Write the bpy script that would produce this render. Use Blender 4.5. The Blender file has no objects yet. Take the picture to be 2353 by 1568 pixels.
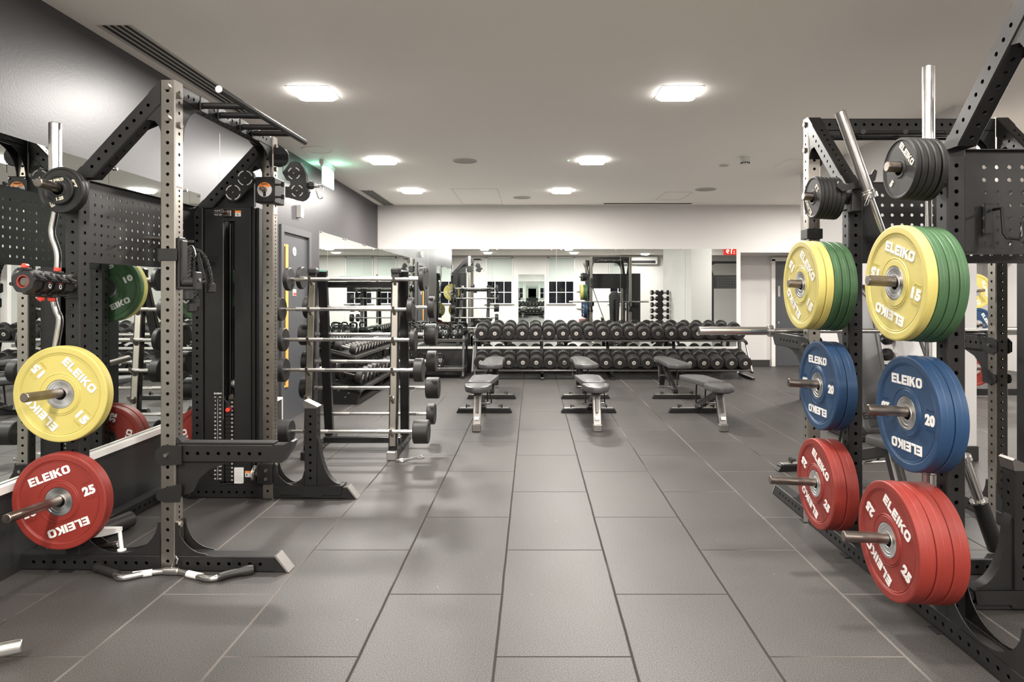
import bpy, math, random
from mathutils import Vector, Matrix
from math import pi, sin, cos, radians as R
random.seed(7)
S = bpy.context.scene
COL = S.collection

# ------------------------------------------------------------------ camera, world, exposure
F_PX, HORIZ_X, HORIZ_Y, EYE = 1505.0, 1224.0, 675.0, 1.329
cam_d = bpy.data.cameras.new('camera')
cam_d.sensor_width = 36.0
cam_d.lens = F_PX / 2353.0 * 36.0
cam_d.shift_x = -(HORIZ_X - 1176.5) / 2353.0
cam_d.shift_y = -(784.0 - HORIZ_Y) / 2353.0
cam_d.clip_start = 0.05
cam = bpy.data.objects.new('camera', cam_d)
COL.objects.link(cam)
cam.location = (0, 0, EYE)
cam.rotation_euler = (pi / 2, 0, 0)
S.camera = cam
S.view_settings.view_transform = 'Standard'
S.view_settings.look = 'None'
S.view_settings.gamma = 1.0
S.view_settings.exposure = 0.46
S.view_settings.use_curve_mapping = False
wd = bpy.data.worlds.new('night')
S.world = wd
wd.use_nodes = True
wd.node_tree.nodes['Background'].inputs[0].default_value = (0.02, 0.025, 0.035, 1)
wd.node_tree.nodes['Background'].inputs[1].default_value = 0.5
S.cycles.use_denoising = True
S.cycles.max_bounces = 10
S.cycles.glossy_bounces = 6
S.cycles.diffuse_bounces = 5
S.cycles.sample_clamp_indirect = 6.0
S.cycles.caustics_reflective = True
S.cycles.blur_glossy = 1.0
S.cycles.caustics_refractive = False
LAMP_POWER = 78.0
CEIL = 2.82
BACK = 11.03
REAR = -3.6
def wallx(y): return -2.444 - 0.0151 * y
# square recessed ceiling lamps: (x, y)
LAMPS = [(-1.62, 4.84, 1), (-1.68, 7.30, 1), (-1.75, 9.45, 1), (1.08, 4.84, 1), (0.67, 7.30, 1), (0.42, 9.45, 1),
         (-1.60, 2.30, .3), (1.15, 2.30, .5), (-1.6, 0.3, 1.1), (1.2, 0.3, 1.1), (-1.63, -1.7, 1.9), (1.5, -1.7, 1.9),  # the pair just out of frame is invented; rear pair shows in the mirror
         (4.6, 9.4, 1), (4.63, 6.75, 1), (4.6, 3.2, .8), (4.6, 0.2, 1), (6.6, 6.5, 1), (6.8, 2.3, .8), (4.2, -2.4, .8), (-4.2, 0.4, .8), (6.6, 10.0, .8)]  # unseen lamps added to light the sides and rear, save one glimpsed

# ------------------------------------------------------------------ materials
def mat(name, col, rough=0.5, metal=0.0, noise=0.0, nscale=8.0, bump=0.0, bscale=60.0, spec=0.5, coat=0.0, emit=None, estr=0.0, rvar=0.0):
    m = bpy.data.materials.new(name)
    m.use_nodes = True
    nt = m.node_tree
    b = nt.nodes['Principled BSDF']
    b.inputs['Base Color'].default_value = (*col, 1)
    b.inputs['Roughness'].default_value = rough
    b.inputs['Metallic'].default_value = metal
    b.inputs['Specular IOR Level'].default_value = spec
    b.inputs['Coat Weight'].default_value = coat
    if emit:
        b.inputs['Emission Color'].default_value = (*emit, 1)
        b.inputs['Emission Strength'].default_value = estr
    tc = None
    if noise or bump or rvar:
        tc = nt.nodes.new('ShaderNodeTexCoord')
    if noise:
        n = nt.nodes.new('ShaderNodeTexNoise')
        n.inputs['Scale'].default_value = nscale
        n.inputs['Detail'].default_value = 5
        nt.links.new(tc.outputs['Object'], n.inputs['Vector'])
        mx = nt.nodes.new('ShaderNodeMix')
        mx.data_type = 'RGBA'
        mx.inputs[6].default_value = (*[c * (1 - noise) for c in col], 1)
        mx.inputs[7].default_value = (*[min(1, c * (1 + noise)) for c in col], 1)
        nt.links.new(n.outputs['Fac'], mx.inputs[0])
        nt.links.new(mx.outputs[2], b.inputs['Base Color'])
    if rvar:
        n3 = nt.nodes.new('ShaderNodeTexNoise')
        n3.inputs['Scale'].default_value = nscale * 1.7
        n3.inputs['Detail'].default_value = 4
        nt.links.new(tc.outputs['Object'], n3.inputs['Vector'])
        mr = nt.nodes.new('ShaderNodeMapRange')
        mr.inputs['To Min'].default_value = max(0, rough - rvar)
        mr.inputs['To Max'].default_value = rough + rvar
        nt.links.new(n3.outputs['Fac'], mr.inputs['Value'])
        nt.links.new(mr.outputs['Result'], b.inputs['Roughness'])
    if bump:
        n2 = nt.nodes.new('ShaderNodeTexNoise')
        n2.inputs['Scale'].default_value = bscale
        n2.inputs['Detail'].default_value = 3
        nt.links.new(tc.outputs['Object'], n2.inputs['Vector'])
        bp = nt.nodes.new('ShaderNodeBump')
        bp.inputs['Strength'].default_value = bump
        bp.inputs['Distance'].default_value = 0.002
        nt.links.new(n2.outputs['Fac'], bp.inputs['Height'])
        nt.links.new(bp.outputs['Normal'], b.inputs['Normal'])
    return m

M = dict(
    white_wall=mat('white_wall_paint', (0.58, 0.56, 0.545), 0.6, noise=.02, nscale=2),
    dark_wall=mat('dark_wall_paint', (0.042, 0.0395, 0.043), 0.42, spec=.4, bump=.22, bscale=75, noise=.06, nscale=3),
    ceiling=mat('ceiling_paint', (0.90, 0.85, 0.79), 0.65, noise=.015, nscale=1.5),
    steel=mat('brushed_steel', (0.37, 0.343, 0.305), 0.31, 0.96, noise=.07, nscale=9, rvar=.04),
    black=mat('black_powder_coat', (0.0105, 0.0098, 0.0098), 0.45, spec=.4, noise=.2, nscale=20, bump=.12, bscale=400),
    black_gloss=mat('gloss_black_metal', (0.012, 0.012, 0.012), 0.18),
    chrome=mat('chrome', (0.70, 0.68, 0.655), 0.23, 1.0, rvar=.05, nscale=20),
    worn=mat('worn_steel', (0.22, 0.19, 0.165), 0.33, 1.0, noise=.3, nscale=30, rvar=.1),
    hub=mat('machined_steel', (0.62, 0.62, 0.62), 0.30, 0.97),
    rubber=mat('black_rubber', (0.0165, 0.015, 0.0145), 0.48, spec=.4, noise=.12, nscale=25, bump=.2, bscale=200),
    rubber_worn=mat('scuffed_black_rubber', (0.014, 0.0135, 0.013), 0.55, spec=.25, noise=.35, nscale=35),
    red=mat('red_rubber', (0.19, 0.022, 0.0155), 0.48, spec=.35, noise=.10, nscale=18, rvar=.06),
    blue=mat('blue_rubber', (0.0145, 0.041, 0.094), 0.46, spec=.35, noise=.12, nscale=18, rvar=.06),
    yellow=mat('yellow_rubber', (0.455, 0.383, 0.11), 0.48, spec=.35, noise=.06, nscale=12, rvar=.06),
    green=mat('green_rubber', (0.042, 0.092, 0.040), 0.48, spec=.35, noise=.18, nscale=16, rvar=.06),
    letter=mat('white_lettering', (0.66, 0.635, 0.61), 0.5),
    cream=mat('cream_lettering', (0.50, 0.45, 0.35), 0.5),
    white=mat('white_plastic', (0.66, 0.65, 0.63), 0.4),
    grey_label=mat('grey_label', (0.42, 0.39, 0.36), 0.4),
    upholstery=mat('black_upholstery', (0.046, 0.045, 0.046), 0.40, spec=.7, noise=.08, nscale=30, bump=.2, bscale=250),
    liner=mat('dark_red_liner', (0.20, 0.022, 0.016), 0.4),
    orange=mat('orange_label', (0.85, 0.25, 0.03), 0.45),
    red_plastic=mat('red_plastic', (0.75, 0.05, 0.03), 0.35),
    wood=mat('oak_frame', (0.62, 0.33, 0.08), 0.45, noise=.12, nscale=10),
    door_grey=mat('grey_door_paint', (0.052, 0.054, 0.059), 0.38),
    frame_grey=mat('grey_frame_paint', (0.058, 0.057, 0.061), 0.4),
    skirting=mat('black_skirting', (0.022, 0.021, 0.021), 0.4),
    white_trim=mat('white_trim', (0.72, 0.69, 0.66), 0.35),
    alu=mat('aluminium_edge', (0.40, 0.385, 0.365), 0.35, .8),
    bench_steel=mat('bench_steel', (0.24, 0.228, 0.215), 0.38, .9, rvar=.08, nscale=20),
    dark_steel=mat('dark_steel', (0.085, 0.08, 0.075), 0.30, .7),
    blind=mat('green_grey_blind', (0.44, 0.47, 0.45), 0.7),
    night=mat('night_glass', (0.006, 0.007, 0.010), 0.06),
    slot=mat('vent_slot_black', (0.015, 0.014, 0.013), 0.7),
    vent=mat('vent_grey', (0.50, 0.47, 0.43), 0.5),
    grille=mat('speaker_grille', (0.36, 0.33, 0.30), 0.6, bump=.5, bscale=600),
    rope=mat('black_rope', (0.010, 0.010, 0.010), 0.55),
    brass=mat('warm_screw', (0.6, 0.42, 0.33), 0.4, .8),
    lamp=mat('lamp_diffuser', (1, 1, 1), 0.5, emit=(1, 0.97, 0.93), estr=13.0),
    exit_glow=mat('exit_glow', (0.7, .9, 0.8), 0.5, emit=(0.62, 1.0, 0.82), estr=.55),
    exit_green=mat('exit_green', (0.3, .8, .55), 0.5, emit=(0.20, 0.75, 0.48), estr=.55),
    led_red=mat('led_red', (1, .1, .05), 0.5, emit=(1, .25, .18), estr=5.0),
    led_case=mat('led_case', (0.25, .01, .01), 0.3, emit=(1, .03, .02), estr=.5),
    led_green=mat('led_green', (.1, 1, .2), 0.5, emit=(.2, 1, .3), estr=4.0),
)
def mirror_mat():
    m = bpy.data.materials.new('mirror_glass')
    m.use_nodes = True
    b = m.node_tree.nodes['Principled BSDF']
    b.inputs['Base Color'].default_value = (0.78, 0.82, 0.80, 1)
    b.inputs['Metallic'].default_value = 1
    b.inputs['Roughness'].default_value = 0.0
    return m
M['mirror'] = mirror_mat()

def floor_mat():
    m = bpy.data.materials.new('rubber_floor_tiles')
    m.use_nodes = True
    nt = m.node_tree
    N, L = nt.nodes, nt.links
    b = N['Principled BSDF']
    tc = N.new('ShaderNodeTexCoord')
    sp = N.new('ShaderNodeSeparateXYZ')
    L.new(tc.outputs['Object'], sp.inputs[0])
    def math_(op, a, bb=None):
        n = N.new('ShaderNodeMath'); n.operation = op
        for i, v in enumerate((a, bb)):
            if v is None: continue
            if isinstance(v, (int, float)): n.inputs[i].default_value = v
            else: L.new(v, n.inputs[i])
        return n.outputs[0]
    wob = N.new('ShaderNodeTexNoise'); wob.inputs['Scale'].default_value = 3.0
    L.new(tc.outputs['Object'], wob.inputs['Vector'])
    w1 = math_('MULTIPLY', math_('SUBTRACT', wob.outputs['Fac'], 0.5), 0.006)
    u = math_('ADD', math_('DIVIDE', math_('ADD', math_('ADD', sp.outputs[0], 0.1357 + 10), w1), 0.5), 0)
    col = math_('FLOOR', u)
    fu = math_('SUBTRACT', u, col)
    odd = math_('MODULO', col, 2.0)
    v = math_('ADD', math_('ADD', math_('DIVIDE', math_('ADD', sp.outputs[1], 10 - 0.431), 0.997), math_('MULTIPLY', odd, 0.5)), 0)
    row = math_('FLOOR', v)
    fv = math_('SUBTRACT', v, row)
    du = math_('MULTIPLY', math_('MINIMUM', fu, math_('SUBTRACT', 1.0, fu)), 0.5)
    dv = math_('MINIMUM', fv, math_('SUBTRACT', 1.0, fv))
    def line(d, w):
        mr = N.new('ShaderNodeMapRange'); mr.inputs['From Min'].default_value = w * .45; mr.inputs['From Max'].default_value = w
        mr.inputs['To Min'].default_value = 1; mr.inputs['To Max'].default_value = 0
        L.new(d, mr.inputs['Value']); return mr.outputs[0]
    ju, jv = line(du, 0.0070), line(dv, 0.0050)
    j = math_('MAXIMUM', ju, jv)
    cr = N.new('ShaderNodeTexWhiteNoise')
    cx = N.new('ShaderNodeCombineXYZ'); L.new(col, cx.inputs[0]); L.new(row, cx.inputs[1])
    L.new(cx.outputs[0], cr.inputs['Vector'])
    big = N.new('ShaderNodeTexNoise'); big.inputs['Scale'].default_value = 1.3; big.inputs['Detail'].default_value = 6
    L.new(tc.outputs['Object'], big.inputs['Vector'])
    fine = N.new('ShaderNodeTexNoise'); fine.inputs['Scale'].default_value = 300; fine.inputs['Detail'].default_value = 2
    L.new(tc.outputs['Object'], fine.inputs['Vector'])
    k = math_('ADD', math_('MULTIPLY', cr.outputs['Value'], 0.12), math_('MULTIPLY', big.outputs['Fac'], 0.60))
    k = math_('ADD', k, math_('MULTIPLY', fine.outputs['Fac'], 2.3))
    k = math_('MAXIMUM', math_('ADD', k, -0.52), 0.15)
    base = N.new('ShaderNodeVectorMath'); base.operation = 'SCALE'
    base.inputs[0].default_value = FLOOR_COL
    L.new(k, base.inputs['Scale'])
    mx = N.new('ShaderNodeMix'); mx.data_type = 'RGBA'
    L.new(j, mx.inputs[0]); L.new(base.outputs[0], mx.inputs[6])
    # joints: dark in some runs, paler towards the sides
    jn = N.new('ShaderNodeTexNoise'); jn.inputs['Scale'].default_value = 0.9; jn.inputs['Detail'].default_value = 3
    L.new(tc.outputs['Object'], jn.inputs['Vector'])
    cr2 = N.new('ShaderNodeValToRGB')
    cr2.color_ramp.elements[0].position = .52; cr2.color_ramp.elements[0].color = (0.024, 0.020, 0.018, 1)
    cr2.color_ramp.elements[1].position = .66; cr2.color_ramp.elements[1].color = (0.105, 0.095, 0.085, 1)
    side = math_('MULTIPLY', math_('SUBTRACT', math_('ABSOLUTE', math_('SUBTRACT', sp.outputs[0], 0.0)), 0.75), 0.22)
    side = math_('MINIMUM', math_('MAXIMUM', side, -0.1), 0.13)
    L.new(math_('ADD', jn.outputs['Fac'], side), cr2.inputs[0]); L.new(cr2.outputs[0], mx.inputs[7])
    # scattered pale dust specks
    vo = N.new('ShaderNodeTexVoronoi'); vo.inputs['Scale'].default_value = 14
    L.new(tc.outputs['Object'], vo.inputs['Vector'])
    sp2 = math_('LESS_THAN', vo.outputs['Distance'], 0.035)
    spr = N.new('ShaderNodeSeparateColor'); L.new(vo.outputs['Color'], spr.inputs[0])
    sp2 = math_('MULTIPLY', sp2, math_('GREATER_THAN', spr.outputs[0], 0.86))
    mx2 = N.new('ShaderNodeMix'); mx2.data_type = 'RGBA'
    L.new(sp2, mx2.inputs[0]); L.new(mx.outputs[2], mx2.inputs[6]); mx2.inputs[7].default_value = (0.35, 0.32, 0.29, 1)
    L.new(mx2.outputs[2], b.inputs['Base Color'])
    rr = N.new('ShaderNodeMapRange'); rr.inputs['To Min'].default_value = 0.40; rr.inputs['To Max'].default_value = 0.56
    L.new(big.outputs['Fac'], rr.inputs['Value'])
    L.new(math_('ADD', rr.outputs[0], math_('MULTIPLY', j, 0.4)), b.inputs['Roughness'])
    sg = N.new('ShaderNodeMapRange'); sg.inputs['From Min'].default_value = .3; sg.inputs['From Max'].default_value = .7
    sg.inputs['To Min'].default_value = .02; sg.inputs['To Max'].default_value = .85
    L.new(fine.outputs['Fac'], sg.inputs['Value'])
    L.new(math_('MULTIPLY', sg.outputs[0], math_('SUBTRACT', 1.0, math_('MULTIPLY', j, .6))), b.inputs['Specular IOR Level'])
    h = math_('SUBTRACT', math_('MULTIPLY', fine.outputs['Fac'], 0.25), math_('MULTIPLY', j, 1.0))
    bp = N.new('ShaderNodeBump'); bp.inputs['Strength'].default_value = .3; bp.inputs['Distance'].default_value = .0015
    L.new(h, bp.inputs['Height']); L.new(bp.outputs['Normal'], b.inputs['Normal'])
    return m
FLOOR_COL = (0.044, 0.0403, 0.0378)
M['floor'] = floor_mat()

# ------------------------------------------------------------------ mesh helpers
class G:
    def __init__(s): s.v = []; s.f = []
    def add(s, vs, fs, Mx=None):
        o = len(s.v)
        if Mx is not None:
            vs = [tuple(Mx @ Vector(p)) for p in vs]
            if Mx.to_3x3().determinant() < 0: fs = [tuple(reversed(f)) for f in fs]
        s.v += [tuple(p) for p in vs]
        s.f += [tuple(i + o for i in f) for f in fs]
        return s
    def merge(s, g, Mx=None): return s.add(g.v, g.f, Mx)
    def box(s, c, d, b=0.0, Mx=None):
        x, y, z = (k / 2 for k in d)
        if b <= 0:
            vs = [(sx * x, sy * y, sz * z) for sx in (-1, 1) for sy in (-1, 1) for sz in (-1, 1)]
            fs = [(0, 1, 3, 2), (4, 6, 7, 5), (0, 4, 5, 1), (2, 3, 7, 6), (0, 2, 6, 4), (1, 5, 7, 3)]
        else:
            b = min(b, x * .49, y * .49, z * .49)
            vs = []; ix = {}
            for sx in (-1, 1):
                for sy in (-1, 1):
                    for sz in (-1, 1):
                        for a in range(3):
                            p = [sx * x, sy * y, sz * z]
                            for q in range(3):
                                if q != a: p[q] -= (sx, sy, sz)[q] * b
                            ix[(sx, sy, sz, a)] = len(vs); vs.append(tuple(p))
            fs = []
            def quad(ids, n):
                a_, b_, c_ = (Vector(vs[i]) for i in ids[:3])
                if (b_ - a_).cross(c_ - b_).dot(Vector(n)) < 0: ids = tuple(reversed(ids))
                fs.append(tuple(ids))
            for a in range(3):
                o1, o2 = [q for q in range(3) if q != a]
                for sg in (-1, 1):
                    ids = []
                    for p, q in ((-1, -1), (1, -1), (1, 1), (-1, 1)):
                        k = [0, 0, 0]; k[a] = sg; k[o1] = p; k[o2] = q
                        ids.append(ix[(*k, a)])
                    n = [0, 0, 0]; n[a] = sg
                    quad(ids, n)
                for p in (-1, 1):
                    for q in (-1, 1):
                        k1 = [0, 0, 0]; k1[o1] = p; k1[o2] = q; k1[a] = -1
                        k2 = list(k1); k2[a] = 1
                        n = [0, 0, 0]; n[o1] = p; n[o2] = q
                        quad([ix[(*k1, o1)], ix[(*k2, o1)], ix[(*k2, o2)], ix[(*k1, o2)]], n)
            for sx in (-1, 1):
                for sy in (-1, 1):
                    for sz in (-1, 1):
                        quad([ix[(sx, sy, sz, 0)], ix[(sx, sy, sz, 1)], ix[(sx, sy, sz, 2)]], (sx, sy, sz))
        T = Matrix.Translation(c)
        return s.add(vs, fs, (Mx @ T) if Mx is not None else T)
    def lathe(s, prof, n=32, Mx=None, close=True):
        """prof: (r, z) pairs; closed loop when close"""
        vs = []; m = len(prof)
        for i in range(n):
            a = 2 * pi * i / n
            for r, z in prof: vs.append((r * cos(a), r * sin(a), z))
        fs = []
        for i in range(n):
            j = (i + 1) % n
            for k in range(m if close else m - 1):
                l = (k + 1) % m
                fs.append((i * m + k, j * m + k, j * m + l, i * m + l))
        if not close:
            if prof[0][0] > 1e-6: fs.append(tuple(reversed([i * m for i in range(n)])))
            if prof[-1][0] > 1e-6: fs.append(tuple(i * m + m - 1 for i in range(n)))
        return s.add(vs, fs, Mx)
    def cyl(s, p0, p1, r, r1=None, n=20, b=0.0):
        p0, p1 = Vector(p0), Vector(p1); d = p1 - p0; L = d.length
        q = d.to_track_quat('Z', 'Y').to_matrix().to_4x4(); q.translation = p0
        r1 = r if r1 is None else r1
        if b > 0: prof = [(r - b, 0), (r, b), (r1, L - b), (r1 - b, L)]
        else: prof = [(r, 0), (r1, L)]
        return s.lathe(prof, n, q, close=False)
    def tube(s, pts, r, n=12, rs=None, caps=True):
        P = [Vector(p) for p in pts]; m = len(P); vs = []
        t0 = (P[1] - P[0]).normalized()
        up = Vector((0, 0, 1)) if abs(t0.z) < .9 else Vector((1, 0, 0))
        nx = t0.cross(up).normalized()
        for i, p in enumerate(P):
            t = ((P[min(i + 1, m - 1)] - p).normalized() + (p - P[max(i - 1, 0)]).normalized()).normalized()
            nx = (nx - t * nx.dot(t)).normalized(); ny = t.cross(nx)
            rr = rs[i] if rs else r
            for k in range(n):
                a = 2 * pi * k / n
                vs.append(tuple(p + (nx * cos(a) + ny * sin(a)) * rr))
        fs = [(i * n + k, i * n + (k + 1) % n, (i + 1) * n + (k + 1) % n, (i + 1) * n + k) for i in range(m - 1) for k in range(n)]
        if caps:
            fs.append(tuple(reversed(range(n)))); fs.append(tuple((m - 1) * n + k for k in range(n)))
        return s.add(vs, fs)
    def prism(s, poly, t, Mx=None, c=0.0):
        """poly: 2-D outline (x, y) counter-clockwise, extruded -t/2..t/2 in z"""
        a = sum(poly[i][0] * poly[(i + 1) % len(poly)][1] - poly[(i + 1) % len(poly)][0] * poly[i][1] for i in range(len(poly)))
        if a < 0: poly = list(reversed(poly))
        n = len(poly)
        vs = [(x, y, -t / 2 + c) for x, y in poly] + [(x, y, t / 2 + c) for x, y in poly]
        fs = [tuple(reversed(range(n))), tuple(range(n, 2 * n))] + [(i, (i + 1) % n, n + (i + 1) % n, n + i) for i in range(n)]
        return s.add(vs, fs, Mx)
    def holed(s, w, h, holes, r, Mx, t=0.004, nseg=10, cell=0.05, back=False, rowcell=None):
        """rectangle 0..w by 0..h in the xy plane facing +z, holes given as grid columns/rows"""
        xs, ys = holes
        rowcell = rowcell or cell
        vs = []; fs = []
        def q(x0, y0, x1, y1, z=0.0, flip=False):
            if x1 - x0 < 1e-5 or y1 - y0 < 1e-5: return
            o = len(vs); vs.extend([(x0, y0, z), (x1, y0, z), (x1, y1, z), (x0, y1, z)])
            fs.append((o, o + 3, o + 2, o + 1) if flip else (o, o + 1, o + 2, o + 3))
        cw, ch = cell / 2, rowcell / 2
        xb = [(max(0, x - cw), min(w, x + cw)) for x in xs]
        yb = [(max(0, y - ch), min(h, y + ch)) for y in ys]
        levels = [(0.0, False)] + ([(-t, True)] if back else [])
        for z, flip in levels:
            q(0, 0, w, yb[0][0], z, flip); q(0, yb[-1][1], w, h, z, flip)
            for i, (y0, y1) in enumerate(yb):
                if i and y0 - yb[i - 1][1] > 1e-5: q(0, yb[i - 1][1], w, y0, z, flip)
                q(0, y0, xb[0][0], y1, z, flip); q(xb[-1][1], y0, w, y1, z, flip)
                for jx in range(1, len(xb)):
                    if xb[jx][0] - xb[jx - 1][1] > 1e-5: q(xb[jx - 1][1], y0, xb[jx][0], y1, z, flip)
        for (y0, y1), cy in zip(yb, ys):
            for (x0, x1), cx in zip(xb, xs):
                ang = [2 * pi * k / nseg for k in range(nseg)]
                cor = [math.atan2(yy - cy, xx - cx) % (2 * pi) for xx, yy in ((x1, y1), (x0, y1), (x0, y0), (x1, y0))]
                ang = sorted([a for a in ang if min(abs(a - c) for c in cor) > .08] + cor)
                n = len(ang); o = len(vs)
                def outer(a):
                    dx, dy = cos(a), sin(a); k = 1e9
                    if dx > 1e-9: k = min(k, (x1 - cx) / dx)
                    if dx < -1e-9: k = min(k, (x0 - cx) / dx)
                    if dy > 1e-9: k = min(k, (y1 - cy) / dy)
                    if dy < -1e-9: k = min(k, (y0 - cy) / dy)
                    return cx + dx * k, cy + dy * k
                for a in ang: vs.append((cx + r * cos(a), cy + r * sin(a), 0.0))
                for a in ang: vs.append((*outer(a), 0.0))
                for a in ang: vs.append((cx + r * cos(a), cy + r * sin(a), -t))
                if back:
                    for a in ang: vs.append((*outer(a), -t))
                for i in range(n):
                    j = (i + 1) % n
                    fs.append((o + i, o + n + i, o + n + j, o + j))
                    fs.append((o + i, o + j, o + 2 * n + j, o + 2 * n + i))
                    if back: fs.append((o + 2 * n + i, o + 2 * n + j, o + 3 * n + j, o + 3 * n + i))
        return s.add(vs, fs, Mx)
    def beam(s, p0, p1, side, w=0.072, d=0.072, r=0.0085, pitch=0.05, first=0.05, faces='abcd', c=0.005, caps=True, fine=None):
        """square hollow section from p0 to p1; 'side' is the direction of its a/c faces; holes every pitch on the chosen faces"""
        p0, p1 = Vector(p0), Vector(p1); ax = (p1 - p0); L = ax.length; ax.normalize()
        sa = Vector(side); sa = (sa - ax * sa.dot(ax)).normalized(); sb = ax.cross(sa)
        k = max(0, int((L - 2 * first) / pitch + 1.001)) if L > 2 * first else 0
        ys = [first + i * pitch for i in range(k)]
        dirs = dict(a=(sa, w, d), b=(sb, d, w), c=(-sa, w, d), d=(-sb, d, w))
        for key, (n, depth, width) in dirs.items():
            xx = ax.cross(n)          # x = right so that x cross ax = n
            xx = -n.cross(ax)
            xx = ax.cross(n)
            wd_ = width - 2 * c
            o = p0 + n * depth / 2 - xx * wd_ / 2
            Mx = Matrix((( xx.x, ax.x, n.x, o.x), (xx.y, ax.y, n.y, o.y), (xx.z, ax.z, n.z, o.z), (0, 0, 0, 1)))
            if fine and key == fine[0]:      # close-pitched small holes up to fine[1], the usual pitch above
                ya = [.20 + .025 * i for i in range(int((fine[1] - .20) / .025) + 1)]
                yb = [y for y in ys if y > fine[1] + .04]
                lim = (ya[-1] + .0125)
                s.holed(wd_, lim, ([wd_ / 2], ya), .0065, Mx, cell=.05, rowcell=.025)
                s.holed(wd_, L - lim, ([wd_ / 2], [y - lim for y in yb]), r, Mx @ Matrix.Translation((0, lim, 0)), cell=.05, rowcell=.05)
            elif key in faces and ys: s.holed(wd_, L, ([wd_ / 2], ys), r, Mx, cell=min(pitch, wd_ * .9), rowcell=pitch)
            else: s.add([(0, 0, 0), (wd_, 0, 0), (wd_, L, 0), (0, L, 0)], [(0, 1, 2, 3)], Mx)
        # chamfered edges
        hw, hd = w / 2, d / 2
        loop = [(hw, hd - c), (hw - c, hd), (-hw + c, hd), (-hw, hd - c), (-hw, -hd + c), (-hw + c, -hd), (hw - c, -hd), (hw, -hd + c)]
        ring = lambda p: [tuple(p + sa * a_ + sb * b_) for a_, b_ in loop]
        vs = ring(p0) + ring(p1)
        fs = [(i, (i + 1) % 8, 8 + (i + 1) % 8, 8 + i) for i in (0, 2, 4, 6)]
        if caps: fs += [tuple(reversed(range(8))), tuple(range(8, 16))]
        return s.add(vs, fs)
    def loft(s, rings, Mx=None, cap=True):
        n = len(rings[0]); vs = [p for r_ in rings for p in r_]
        fs = [(i * n + k, i * n + (k + 1) % n, (i + 1) * n + (k + 1) % n, (i + 1) * n + k) for i in range(len(rings) - 1) for k in range(n)]
        if cap: fs += [tuple(reversed(range(n))), tuple((len(rings) - 1) * n + k for k in range(n))]
        return s.add(vs, fs, Mx)
    def xf(s, Mx):
        g = G(); g.add(s.v, s.f, Mx); return g
    def mesh(s, name, off=(0, 0, 0)):
        me = bpy.data.meshes.new(name)
        ox, oy, oz = off
        me.from_pydata([(x - ox, y - oy, z - oz) for x, y, z in s.v], [], s.f)
        me.polygons.foreach_set('use_smooth', [True] * len(me.polygons))
        me.set_sharp_from_angle(angle=R(32))
        return me
    def build(s, name, m, parent=None, local=False, off=None):
        o_ = (0, 0, 0)
        if parent is not None and not local: o_ = world_loc(parent)
        if off is not None: o_ = off
        me = s.mesh(name, o_)
        me.materials.append(M[m] if isinstance(m, str) else m)
        ob = bpy.data.objects.new(name, me)
        if off is not None and parent is None: ob.location = off
        COL.objects.link(ob)
        if parent is not None: ob.parent = parent
        return ob

def world_loc(o):
    v = Vector((0, 0, 0))
    while o is not None:
        v = v + o.location; o = o.parent
    return v

def tag(o, label=None, cat=None, group=None, kind=None):
    if label: o['label'] = label
    if cat: o['category'] = cat
    if group: o['group'] = group
    if kind: o['kind'] = kind
    return o
def thing(name, label, cat, loc=(0, 0, 0), group=None, rot=None):
    o = bpy.data.objects.new(name, None); COL.objects.link(o)
    o.empty_display_size = .1
    o.location = loc
    if rot is not None: o.rotation_euler = rot
    return tag(o, label, cat, group)
def struct(name, g, m, label=None):
    o = g.build(name, m); o['kind'] = 'structure'
    if label: o['label'] = label
    return o
def copy_tree(o, parent=None):
    c = o.copy(); COL.objects.link(c); c.parent = parent
    for ch in KIDS.get(o.name, ()): copy_tree(ch, c)
    return c
KIDS = {}
def register(o):
    """remember the parts of a thing so that it can be copied"""
    d = {}
    for x in bpy.data.objects:
        if x.parent is not None: d.setdefault(x.parent.name, []).append(x)
    def rec(p):
        KIDS[p.name] = d.get(p.name, [])
        for x in KIDS[p.name]: rec(x)
    rec(o)
    return o
def dup(o, loc, rot=None, label=None, group=None, mtx=None):
    c = copy_tree(o)
    c.location = loc
    if mtx is not None: c.rotation_euler = mtx.to_euler()
    if rot is not None: c.rotation_euler = rot
    if label: c['label'] = label
    if group: c['group'] = group
    return c

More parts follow.
